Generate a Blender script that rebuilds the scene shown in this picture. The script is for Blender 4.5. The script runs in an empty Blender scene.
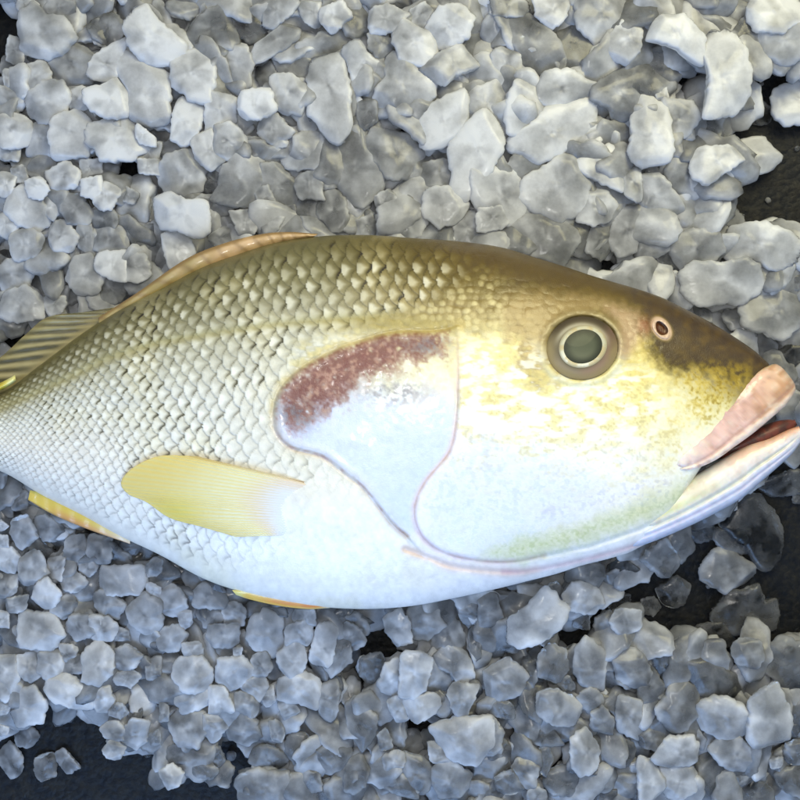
import bpy, math, random
import numpy as np
from math import radians

# ------------------------------------------------------------------ frame
S = 0.0007            # metres per photo pixel in the plane z = 0
H = 0.75              # camera height
def P(px, py, z=0.0):
    """photo pixel at height z (m) -> world x, y, z"""
    k = (H - z) / H * S
    return (px - 400) * k, (400 - py) * k, z

scene = bpy.context.scene
col = scene.collection
rng = np.random.default_rng(7)
random.seed(7)

# ------------------------------------------------------------------ camera, light, exposure
cam = bpy.data.cameras.new('camera'); cam_o = bpy.data.objects.new('camera', cam); col.objects.link(cam_o)
cam_o.location = (0, 0, H); cam_o.rotation_euler = (0, 0, 0)
cam.sensor_width = 36; cam.lens = 36 * H / (800 * S)
cam.clip_start = 0.01; cam.clip_end = 50
scene.camera = cam_o
w = bpy.data.worlds.new('World'); scene.world = w; w.use_nodes = True
w.node_tree.nodes['Background'].inputs[0].default_value = (0.70, 0.83, 1.0, 1)
w.node_tree.nodes['Background'].inputs[1].default_value = 0.66
def area(name, loc, target, size, power, color):
    l = bpy.data.lights.new(name, 'AREA'); l.shape = 'DISK'; l.size = size; l.energy = power; l.color = color
    o = bpy.data.objects.new(name, l); col.objects.link(o); o.location = loc
    d = np.array(target) - np.array(loc)
    from mathutils import Vector
    o.rotation_euler = Vector(d).to_track_quat('-Z', 'Y').to_euler()
    return o
area('overhead_lamp', (-0.10, 0.50, 1.20), (0.02, 0.10, 0), 1.1, 6.0, (1.0, 0.98, 0.95))
area('warm_counter_lamp', (0.42, 0.62, 0.62), (0.16, 0.16, 0), 0.5, 7.5, (1.0, 0.92, 0.54))
area('cool_window_lamp', (-0.18, -0.80, 0.62), (-0.04, -0.12, 0), 0.7, 10.0, (0.30, 0.53, 1.0))
area('camera_flash', (0.015, 0.02, H + 0.01), (0.03, 0.0, 0), 0.016, 1.0, (1.0, 0.98, 0.93))
scene.view_settings.view_transform = 'Standard'; scene.view_settings.look = 'None'
scene.view_settings.exposure = 0.0; scene.view_settings.gamma = 1.0
scene.render.engine = 'CYCLES'
cy = scene.cycles
cy.max_bounces = 10; cy.transmission_bounces = 8; cy.diffuse_bounces = 7; cy.glossy_bounces = 3
cy.caustics_reflective = False; cy.caustics_refractive = False
cy.use_denoising = True; cy.use_adaptive_sampling = True; cy.adaptive_threshold = 0.03; cy.adaptive_min_samples = 20; cy.sample_clamp_indirect = 4.0

# ------------------------------------------------------------------ numpy helpers
def lin(c):
    c = np.asarray(c, float) / 255.0
    return np.where(c <= 0.04045, c / 12.92, ((c + 0.055) / 1.055) ** 2.4)
def sstep(a, b, x):
    t = np.clip((x - a) / (b - a), 0, 1); return t * t * (3 - 2 * t)
_tab = np.random.default_rng(3).random((256, 256))
def vn(x, y, sc, seed=0):
    x = x / sc + seed * 17.31; y = y / sc + seed * 9.17
    xi = np.floor(x).astype(int); yi = np.floor(y).astype(int)
    fx = x - xi; fy = y - yi; fx = fx * fx * (3 - 2 * fx); fy = fy * fy * (3 - 2 * fy)
    g = lambda a, b: _tab[(a) & 255, (b) & 255]
    return (g(xi, yi) * (1 - fx) + g(xi + 1, yi) * fx) * (1 - fy) + (g(xi, yi + 1) * (1 - fx) + g(xi + 1, yi + 1) * fx) * fy
def fbm(x, y, sc, seed=0, n=4):
    r = 0; a = 0.5; t = 0
    for i in range(n):
        r = r + a * vn(x, y, sc, seed + i * 3); t += a; a *= 0.55; sc *= 0.5
    return r / t
def dline(px, py, pts, closed=False):
    d = np.full(np.shape(px), 1e9)
    n = len(pts)
    for i in range(n if closed else n - 1):
        ax, ay = pts[i]; bx, by = pts[(i + 1) % n]
        vx, vy = bx - ax, by - ay
        t = np.clip(((px - ax) * vx + (py - ay) * vy) / (vx * vx + vy * vy + 1e-9), 0, 1)
        d = np.minimum(d, np.hypot(px - ax - t * vx, py - ay - t * vy))
    return d
def sdist(px, py, pts):
    """signed distance to a polygon, negative inside"""
    ins = np.zeros(np.shape(px), bool); n = len(pts)
    for i in range(n):
        ax, ay = pts[i]; bx, by = pts[(i + 1) % n]
        if ay == by: continue
        ins ^= ((ay > py) != (by > py)) & (px < (bx - ax) * (py - ay) / (by - ay) + ax)
    d = dline(px, py, pts, True)
    return np.where(ins, -d, d)
def smooth_curve(pts, n=200):
    """Catmull-Rom through pts"""
    p = np.array(pts, float); p = np.vstack([2 * p[0] - p[1], p, 2 * p[-1] - p[-2]])
    out = []; m = len(p) - 3
    u = np.linspace(0, m, n); k = np.minimum(u.astype(int), m - 1); t = (u - k)[:, None]
    a, b, c, d = p[k], p[k + 1], p[k + 2], p[k + 3]
    return 0.5 * (2 * b + (c - a) * t + (2 * a - 5 * b + 4 * c - d) * t ** 2 + (3 * b - a - 3 * c + d) * t ** 3)

# ------------------------------------------------------------------ mesh + material helpers
def mesh_np(name, co, faces, cols=None, smooth=True):
    co = np.asarray(co, np.float32); faces = np.asarray(faces, np.int32)
    me = bpy.data.meshes.new(name); k = faces.shape[1]
    me.vertices.add(len(co)); me.vertices.foreach_set('co', co.ravel())
    me.loops.add(faces.size); me.loops.foreach_set('vertex_index', faces.ravel())
    me.polygons.add(len(faces)); me.polygons.foreach_set('loop_start', np.arange(0, faces.size, k, dtype=np.int32))
    me.polygons.foreach_set('use_smooth', np.full(len(faces), smooth))
    if cols is not None:
        at = me.color_attributes.new('pigment', 'FLOAT_COLOR', 'POINT')
        c = np.ones((len(co), 4), np.float32); c[:, :cols.shape[1]] = cols
        at.data.foreach_set('color', c.ravel())
    me.update(calc_edges=True); me.validate()
    return me
def link(name, me, mat=None, parent=None):
    o = bpy.data.objects.new(name, me); col.objects.link(o)
    if mat: me.materials.append(mat)
    if parent: o.parent = parent
    return o
def tag(o, label, cat, group=None):
    o['label'] = label; o['category'] = cat
    if group: o['group'] = group
    return o
def grid_faces(nu, nv, wrap_v=False):
    i = np.arange(nu - 1)[:, None]; j = np.arange(nv if wrap_v else nv - 1)[None, :]
    j2 = (j + 1) % nv
    return np.stack([i * nv + j, (i + 1) * nv + j, (i + 1) * nv + j2, i * nv + j2], -1).reshape(-1, 4)

def new_mat(name):
    m = bpy.data.materials.new(name); m.use_nodes = True
    nt = m.node_tree; b = nt.nodes['Principled BSDF']
    return m, nt, b
def nd(nt, t, **kw):
    n = nt.nodes.new(t)
    for k, v in kw.items(): setattr(n, k, v)
    return n
def pigment_mat(name, rough=0.35, coat=0.3, bump=0.0, bscale=900, sub=0.0, spec=0.5, coat_rough=0.15, trans=0.0):
    m, nt, b = new_mat(name)
    a = nd(nt, 'ShaderNodeAttribute', attribute_name='pigment')
    tc = nd(nt, 'ShaderNodeTexCoord')
    nz = nd(nt, 'ShaderNodeTexNoise'); nz.inputs['Scale'].default_value = bscale; nz.inputs['Detail'].default_value = 3
    nt.links.new(tc.outputs['Object'], nz.inputs['Vector'])
    mr = nd(nt, 'ShaderNodeMapRange'); mr.inputs[3].default_value = max(0.05, rough - 0.12); mr.inputs[4].default_value = rough + 0.15
    nt.links.new(nz.outputs[0], mr.inputs[0]); nt.links.new(mr.outputs[0], b.inputs['Roughness'])
    nt.links.new(a.outputs['Color'], b.inputs['Base Color'])
    b.inputs['Specular IOR Level'].default_value = spec
    b.inputs['Coat Weight'].default_value = coat; b.inputs['Coat Roughness'].default_value = coat_rough
    b.inputs['Subsurface Weight'].default_value = sub; b.inputs['Subsurface Scale'].default_value = 0.004
    if trans: b.inputs['Transmission Weight'].default_value = trans
    if bump:
        bp = nd(nt, 'ShaderNodeBump'); bp.inputs['Strength'].default_value = bump; bp.inputs['Distance'].default_value = 0.0006
        nt.links.new(nz.outputs[0], bp.inputs['Height']); nt.links.new(bp.outputs[0], b.inputs['Normal'])
    return m

# ------------------------------------------------------------------ materials
M_skin = pigment_mat('fish_skin', 0.36, 0.18, 0.35, 1100, spec=0.4)
M_lip = pigment_mat('lip_skin', 0.32, 0.4, 0.3, 700, sub=0.15)
M_fin = pigment_mat('fin_membrane', 0.33, 0.35, 0.25, 900)
M_membrane = pigment_mat('thin_fin_membrane', 0.33, 0.3, 0.25, 900)
_nt = M_membrane.node_tree; _mx = nd(_nt, 'ShaderNodeMixShader'); _tr = nd(_nt, 'ShaderNodeBsdfTransparent'); _mx.inputs[0].default_value = 0.24
_nt.links.new(_nt.nodes['Principled BSDF'].outputs[0], _mx.inputs[1]); _nt.links.new(_tr.outputs[0], _mx.inputs[2]); _nt.links.new(_mx.outputs[0], _nt.nodes['Material Output'].inputs['Surface'])
M_eye = pigment_mat('eye_surface', 0.45, 0.07, 0.0, 500, coat_rough=0.03, spec=0.12)
M_mouth = pigment_mat('mouth_flesh', 0.5, 0.08, 0.4, 500, spec=0.25)

def ice_material():
    """frosted ice: part of the light is scattered back, part through, the clear share is refracted"""
    m, nt, b = new_mat('wet_ice'); nt.nodes.remove(b)
    L = nt.links.new
    at = nd(nt, 'ShaderNodeAttribute', attribute_name='frost')
    geo = nd(nt, 'ShaderNodeNewGeometry')
    n1 = nd(nt, 'ShaderNodeTexNoise'); n1.inputs['Scale'].default_value = 75; n1.inputs['Detail'].default_value = 6; n1.inputs['Roughness'].default_value = 0.66
    n2 = nd(nt, 'ShaderNodeTexNoise'); n2.inputs['Scale'].default_value = 420; n2.inputs['Detail'].default_value = 3
    v = nd(nt, 'ShaderNodeTexVoronoi'); v.inputs['Scale'].default_value = 150; v.feature = 'SMOOTH_F1'
    for n in (n1, n2, v): L(geo.outputs['Position'], n.inputs['Vector'])
    ma = nd(nt, 'ShaderNodeMath', operation='MULTIPLY_ADD'); ma.inputs[1].default_value = 0.55; ma.inputs[2].default_value = -0.275
    L(n1.outputs[0], ma.inputs[0])
    mb = nd(nt, 'ShaderNodeMath', operation='MULTIPLY_ADD'); mb.inputs[1].default_value = 0.12; L(n2.outputs[0], mb.inputs[0])
    mc = nd(nt, 'ShaderNodeMath', operation='ADD'); mc.inputs[1].default_value = -0.06; L(ma.outputs[0], mc.inputs[0]); L(mc.outputs[0], mb.inputs[2])
    ad = nd(nt, 'ShaderNodeMath', operation='ADD', use_clamp=True); L(mb.outputs[0], ad.inputs[0]); L(at.outputs['Fac'], ad.inputs[1])
    tf = nd(nt, 'ShaderNodeMapRange'); tf.inputs[1].default_value = 0.45; tf.inputs[2].default_value = 1.0; tf.inputs[3].default_value = 0.78; tf.inputs[4].default_value = 0.50; L(ad.outputs[0], tf.inputs[0])
    h1 = nd(nt, 'ShaderNodeMath', operation='MULTIPLY_ADD'); h1.inputs[1].default_value = 0.22
    L(n2.outputs[0], h1.inputs[0]); L(n1.outputs[0], h1.inputs[2])
    h2 = nd(nt, 'ShaderNodeMath', operation='MULTIPLY_ADD'); h2.inputs[1].default_value = 0.45
    L(v.outputs['Distance'], h2.inputs[0]); L(h1.outputs[0], h2.inputs[2])
    bp = nd(nt, 'ShaderNodeBump'); bp.inputs['Strength'].default_value = 0.20; bp.inputs['Distance'].default_value = 0.0012
    L(h2.outputs[0], bp.inputs['Height'])
    D = nd(nt, 'ShaderNodeBsdfDiffuse'); T = nd(nt, 'ShaderNodeBsdfTranslucent'); R = nd(nt, 'ShaderNodeBsdfRefraction')
    G = nd(nt, 'ShaderNodeBsdfGlossy'); F = nd(nt, 'ShaderNodeFresnel')
    D.inputs['Color'].default_value = (0.94, 0.945, 0.95, 1); T.inputs['Color'].default_value = (0.95, 0.955, 0.96, 1)
    R.inputs['Color'].default_value = (0.95, 0.965, 0.965, 1); R.inputs['Roughness'].default_value = 0.12; R.inputs['IOR'].default_value = 1.28
    ro = nd(nt, 'ShaderNodeMapRange'); ro.inputs[3].default_value = 0.07; ro.inputs[4].default_value = 0.34
    L(n2.outputs[0], ro.inputs[0]); L(ro.outputs[0], G.inputs['Roughness'])
    F.inputs['IOR'].default_value = 1.31
    for n in (D, T, R, G, F): L(bp.outputs[0], n.inputs['Normal'])
    m1 = nd(nt, 'ShaderNodeMixShader'); L(tf.outputs[0], m1.inputs[0]); L(D.outputs[0], m1.inputs[1]); L(T.outputs[0], m1.inputs[2])
    mr = nd(nt, 'ShaderNodeMapRange'); mr.inputs[3].default_value = 0.0; mr.inputs[4].default_value = 0.83; L(ad.outputs[0], mr.inputs[0])
    m2 = nd(nt, 'ShaderNodeMixShader'); L(mr.outputs[0], m2.inputs[0]); L(R.outputs[0], m2.inputs[1]); L(m1.outputs[0], m2.inputs[2])
    m3 = nd(nt, 'ShaderNodeMixShader'); L(F.outputs[0], m3.inputs[0]); L(m2.outputs[0], m3.inputs[1]); L(G.outputs[0], m3.inputs[2])
    L(m3.outputs[0], nt.nodes['Material Output'].inputs['Surface'])
    return m
M_ice = ice_material()

def tray_material():
    m, nt, b = new_mat('wet_black_tray'); L = nt.links.new
    tc = nd(nt, 'ShaderNodeTexCoord')
    n1 = nd(nt, 'ShaderNodeTexNoise'); n1.inputs['Scale'].default_value = 14; n1.inputs['Detail'].default_value = 4
    n2 = nd(nt, 'ShaderNodeTexNoise'); n2.inputs['Scale'].default_value = 160; n2.inputs['Detail'].default_value = 6; n2.inputs['Roughness'].default_value = 0.7
    v = nd(nt, 'ShaderNodeTexVoronoi'); v.inputs['Scale'].default_value = 210
    for n in (n1, n2, v): L(tc.outputs['Object'], n.inputs['Vector'])
    cr = nd(nt, 'ShaderNodeValToRGB'); e = cr.color_ramp.elements
    e[0].position = 0.4; e[0].color = (0.004, 0.005, 0.007, 1); e[1].position = 0.72; e[1].color = (0.016, 0.0145, 0.011, 1)
    b.inputs['Specular IOR Level'].default_value = 0.10
    L(n2.outputs[0], cr.inputs[0]); L(cr.outputs[0], b.inputs['Base Color'])
    ro = nd(nt, 'ShaderNodeMapRange'); ro.inputs[3].default_value = 0.12; ro.inputs[4].default_value = 0.6
    L(n1.outputs[0], ro.inputs[0]); L(ro.outputs[0], b.inputs['Roughness'])
    ad = nd(nt, 'ShaderNodeMath', operation='MULTIPLY_ADD'); ad.inputs[1].default_value = -0.6
    L(v.outputs['Distance'], ad.inputs[0]); L(n2.outputs[0], ad.inputs[2])
    bp = nd(nt, 'ShaderNodeBump'); bp.inputs['Strength'].default_value = 0.5; bp.inputs['Distance'].default_value = 0.002
    L(ad.outputs[0], bp.inputs['Height']); L(bp.outputs[0], b.inputs['Normal'])
    return m

# ------------------------------------------------------------------ the tray the ice lies on
FLOOR = -0.034
n = 60
g = np.linspace(-1.4, 1.4, n)
X, Y = np.meshgrid(g, g, indexing='ij')
tray = link('tray_surface', mesh_np('tray_surface', np.stack([X.ravel(), Y.ravel(), np.full(X.size, FLOOR)], -1), grid_faces(n, n)), tray_material())
tray['kind'] = 'structure'; tray['label'] = 'wet black tray under the crushed ice'

# ================================================================== THE FISH
FZ = 0.030            # height of the fish's middle plane
COLS = [  # top x, top y, bottom x, bottom y, half thickness (px)
    (-140, 402, -140, 467, 16), (-95, 407, -95, 458, 19), (-50, 404, -50, 460, 25), (0, 393, 0, 471, 33), (40, 365, 40, 494, 42),
    (80, 335, 80, 514, 51), (120, 309, 120, 536, 59), (160, 289, 160, 555, 66), (200, 268, 200, 577, 72), (235, 255, 235, 590, 76),
    (277, 242, 277, 600, 79), (322, 236, 322, 607, 81), (368, 235, 368, 609, 82), (412, 238, 412, 606, 82), (455, 241, 455, 598, 82),
    (500, 247, 496, 589, 80), (537, 258, 528, 581, 77), (566, 267, 556, 574, 73), (596, 277, 580, 566, 68), (631, 287, 600, 561, 62),
    (661, 297, 615, 557, 57), (687, 310, 628, 553, 52), (710, 322, 637, 548.5, 47), (733, 336, 644, 545, 42), (755, 351, 650, 541, 37), (771, 366, 656, 536, 33)]
NU, NV = 760, 440
C_ = smooth_curve(COLS, 4000)
seg = np.concatenate([[0], np.cumsum(np.hypot(np.diff((C_[:, 0] + C_[:, 2]) / 2), np.diff((C_[:, 1] + C_[:, 3]) / 2)) + 0.5 * np.hypot(np.diff(C_[:, 0]), np.diff(C_[:, 1])))])
uu = np.linspace(0, seg[-1], NU)
C_ = np.stack([np.interp(uu, seg, C_[:, k]) for k in range(5)], -1)
k = np.exp(-np.linspace(-2, 2, 21) ** 2); k /= k.sum()
Cp = np.vstack([np.repeat(C_[:1], 10, 0), C_, np.repeat(C_[-1:], 10, 0)])
C_ = np.stack([np.convolve(Cp[:, i], k, 'valid') for i in range(5)], -1)
q = np.linspace(-1, 1, NV)
wv = 0.55 * q + 0.45 * np.sin(q * math.pi / 2)      # finer towards the silhouette
GX = C_[:, 0:1] * (1 - wv) / 2 + C_[:, 2:3] * (1 + wv) / 2
GY = C_[:, 1:2] * (1 - wv) / 2 + C_[:, 3:4] * (1 + wv) / 2
prof = np.sqrt(np.clip(1 - np.abs(wv) ** 2.25, 0, 1))
fe = (uu[-1] - uu) / 16.0
C_[:, 4] *= 0.45 + 0.55 * np.sqrt(np.clip(1 - np.clip(1 - fe, 0, 1) ** 2, 0, 1))
GZ0 = C_[:, 4:5] * prof[None, :]                     # bulge, px units
W = np.broadcast_to(wv[None, :], GX.shape)
HT = np.broadcast_to((C_[:, 3] - C_[:, 1])[:, None], GX.shape)
T01 = (W + 1) / 2

OPERCLE = [(457, 326), (435, 331), (394, 332), (360, 341), (330, 352), (300, 369), (281, 388), (274, 408), (276, 430), (291, 447), (322, 456), (345, 473),
           (364, 488), (390, 521), (407, 536)]
PREOP = [(457, 326), (458, 375), (456, 424), (450, 450), (438, 466), (425, 482), (416, 500), (415, 520), (425, 540), (448, 554), (484, 561), (517, 561), (545, 555)]
OPERCLE = [tuple(a) for a in smooth_curve(OPERCLE, 60)]; PREOP = [tuple(a) for a in smooth_curve(PREOP, 60)]
EYE = (582, 348)
JUNC = min(range(60), key=lambda i: abs(PREOP[i][0] - 413) + abs(PREOP[i][1] - 530))

# --- scales: hexagonal lattice in (length, height) coordinates of the body
hcol = C_[:, 3] - C_[:, 1]
pitch = 14.6 * (hcol / 360) ** 0.62
la = np.cumsum(np.gradient((C_[:, 0] + C_[:, 2]) / 2) / pitch)
A = np.broadcast_to(la[:, None], GX.shape) + 1.1 * (W * W) - 0.12 * W
B = W * 13.4 + 0.8 * (vn(GX, GY, 60, 5) - .5) + 0.22 * (vn(GX, GY, 17, 15) - .5)
A = A + 0.6 * (vn(GX, GY, 45, 6) - .5) + 0.22 * (vn(GX, GY, 15, 16) - .5)
def hsh(i, j, s=0):
    return _tab[(i * 7 + j * 131 + s * 57) & 255, (j * 3 + i * 29 + s * 11) & 255]
best = np.full(GX.shape, -1e9); bi = np.zeros(GX.shape, int); bj = np.zeros(GX.shape, int)
R_ = 0.86
j0 = np.floor(B).astype(int)
cands = []
for dj in (-1, 0, 1, 2):
    jj = j0 + dj; off = 0.5 * (jj & 1)
    i0 = np.floor(A - off).astype(int)
    for di in (-1, 0, 1, 2):
        ii = i0 + di
        ca = ii + off + 0.10 * (hsh(ii, jj) - .5); cb = jj + 0.10 * (hsh(ii, jj, 1) - .5)
        dist = np.hypot((A - ca), (B - cb) * 0.88)
        cands.append((ca, dist, ii, jj))
        ok = (dist < R_) & (ca > best)
        best = np.where(ok, ca, best); bi = np.where(ok, ii, bi); bj = np.where(ok, jj, bj)
edge = np.full(GX.shape, 9.0); strk = np.zeros(GX.shape)
for ca, dist, ii, jj in cands:                        # distance to the rim of the scales that overlap the visible one
    ov = ca > best + 1e-6; de = np.abs(dist - R_)
    edge = np.where(ov, np.minimum(edge, de), edge)
    wt = np.where(jj > bj, 1.0, np.where(jj < bj, 0.25 + 0.5 * sstep(.5, .75, (W + 1) / 2), 0.9))
    strk = np.maximum(strk, np.where(ov, wt * np.exp(-(de / 0.19) ** 2), 0))
mx = np.where(best > -1e8, best - A, 0)               # 0 at centre, + towards free rim
mid = np.abs(B - bj)
srnd = hsh(bi, bj, 2)
slit = strk * sstep(0.66, 0.20, mid + .25 * (hsh(bi, bj, 8) - .5))
# where scales show
opd = sdist(GX, GY, OPERCLE + [(425, 557), (470, 605), (600, 605), (600, 330)])
opc = sdist(GX, GY, OPERCLE + PREOP[JUNC:0:-1])
head = sstep(-14, 40, np.minimum(GX - np.interp(GY, [240, 300, 340, 420, 470, 560], [470, 430, 290, 262, 330, 420]), 60))
scal = (1 - head) * sstep(0.985, 0.90, T01) * sstep(0.0, 0.035, T01)
belly = sstep(520, 590, GY + (GX - 200) * 0.28)
scal = scal * (1 - 0.85 * belly)
front = sstep(215, 285, GX) * sstep(0.42, 0.55, T01)
scal = scal * (1 - 0.6 * front)
scal = scal * (1 - np.exp(-(((GX - 315) / 55) ** 2 + ((GY - 512) / 34) ** 2) ** 2))
sp = 0.45 + 0.9 * fbm(GX, GY, 70, 91, 2)
scale_h = 0.58 * scal * sp * (1.15 * np.clip(mx + 0.35, 0, 1.2) - 0.5 * np.exp(-(edge / 0.10) ** 2))

# --- small granular scales on nape and cheek
def granule(px, py, sc, seed):
    gx = px / sc; gy = py / sc; ix = np.floor(gx).astype(int); iy = np.floor(gy).astype(int)
    d1 = np.full(px.shape, 9.0); cell = np.zeros(px.shape)
    for dx in (-1, 0, 1):
        for dy in (-1, 0, 1):
            cx = ix + dx + 0.15 + 0.7 * hsh(ix + dx, iy + dy, seed); cyy = iy + dy + 0.15 + 0.7 * hsh(ix + dx, iy + dy, seed + 1)
            d = np.hypot(gx - cx, gy - cyy); up = d < d1
            cell = np.where(up, hsh(ix + dx, iy + dy, seed + 2), cell); d1 = np.where(up, d, d1)
    return d1, cell
gd, gc = granule(GX + 3 * vn(GX, GY, 14, 8), GY * 1.15, 7.5, 20)
nape = head * sstep(0.50, 0.30, T01 + 0.1 * (vn(GX, GY, 40, 9) - .5)) * sstep(720, 600, GX)
cheek = head * sstep(-3, 7, opc) * sstep(700, 640, GX)
gran = nape * 0.5 + 0.45 * cheek * sstep(0.85, 0.6, T01)
gran_h = gran * 0.75 * np.sqrt(np.clip(1 - (gd / 0.75) ** 2, 0, 1))

dp = dline(GX, GY, PREOP); do = dline(GX, GY, OPERCLE[1:])
edx = (GX - EYE[0]); edy = (GY - EYE[1]); ca_, sa_ = math.cos(0.12), math.sin(0.12)
er = np.hypot((edx * ca_ - edy * sa_) / 35.5, (edx * sa_ + edy * ca_) / 31.5)
fine = fbm(GX, GY, 26, 11) - .5
relief = scale_h + gran_h + 1.2 * fine
# gill cover: a step down behind its rim, groove along the preopercle
ins_op = sstep(1.5, -1.5, opd)
relief += 2.2 * ins_op * sstep(55, 0, do) * sstep(470, 425, GX)
relief += 0.6 * np.exp(-((do - 5) / 4.0) ** 2) * (opd < 0)
lw = 0.4 + 1.1 * vn(GX, GY, 24, 77)
relief -= 1.1 * lw * np.exp(-(do / 2.2) ** 2)
pre_in = sdist(GX, GY, PREOP + [(900, 530), (900, 330)])
relief += 1.5 * sstep(2.0, -2.0, pre_in) * sstep(60, 4, dp) * sstep(350, 400, GY)
relief -= 1.0 * lw * np.exp(-(dp / 2.4) ** 2) * sstep(335, 380, GY)
# gill membrane folds under the cheek
FOLD1 = [tuple(a) for a in smooth_curve([(405, 549), (430, 558), (455, 567), (510, 572), (545, 568), (600, 556), (650, 540), (690, 520)], 40)]
FOLD2 = [(545, 556), (590, 547), (640, 530), (700, 500)]
for F_, amp in ((FOLD1, 2.0), (FOLD2, 2.2)):
    relief -= amp * np.exp(-(dline(GX, GY, F_) / 2.5) ** 2)
# eye socket and rim, nostril pit
relief += 1.5 * np.exp(-((er - 1.14) / 0.12) ** 2) - 7.0 * sstep(1.08, 0.9, er)
NOS = (661.5, 328.5)
ndx, ndy = GX - NOS[0], GY - NOS[1]; cn, sn = math.cos(0.95), math.sin(0.95)
nr = np.hypot((ndx * cn + ndy * sn) / 11.5, (-ndx * sn + ndy * cn) / 7.5)
relief += -4.0 * sstep(0.95, 0.4, nr)
# lateral line
LATL = [(-60, 428), (0, 408), (60, 382), (110, 357), (160, 342), (225, 331), (280, 323), (330, 319), (380, 316), (430, 312)]
dl = dline(GX, GY, LATL)
relief += -0.9 * np.exp(-(dl / 3.5) ** 2) * (1 - head)
# pectoral base
relief += 3.0 * np.exp(-(((GX - 330) / 52) ** 2 + ((GY - 510) / 26) ** 2))
relief *= sstep(0, 0.05, 1 - np.abs(W))
GZ = GZ0 + relief

from mathutils import kdtree
_kd_step = 3
_sx = GX[::_kd_step, ::_kd_step].ravel(); _sy = GY[::_kd_step, ::_kd_step].ravel(); _sz = GZ0[::_kd_step, ::_kd_step].ravel()
_kd = kdtree.KDTree(len(_sx))
for i_ in range(len(_sx)): _kd.insert((_sx[i_], _sy[i_], 0), i_)
_kd.balance()
def zfun(px, py):
    """height of the fish's flank over its middle plane at a pixel, px units"""
    px = np.atleast_1d(px).astype(float); py = np.atleast_1d(py).astype(float); out = np.zeros(px.shape)
    for idx in np.ndindex(px.shape):
        r = _kd.find_n((px[idx], py[idx], 0), 4)
        ws = [1 / (a[2] + 0.3) for a in r]
        out[idx] = sum(_sz[a[1]] * w_ for a, w_ in zip(r, ws)) / sum(ws)
    return out

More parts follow.
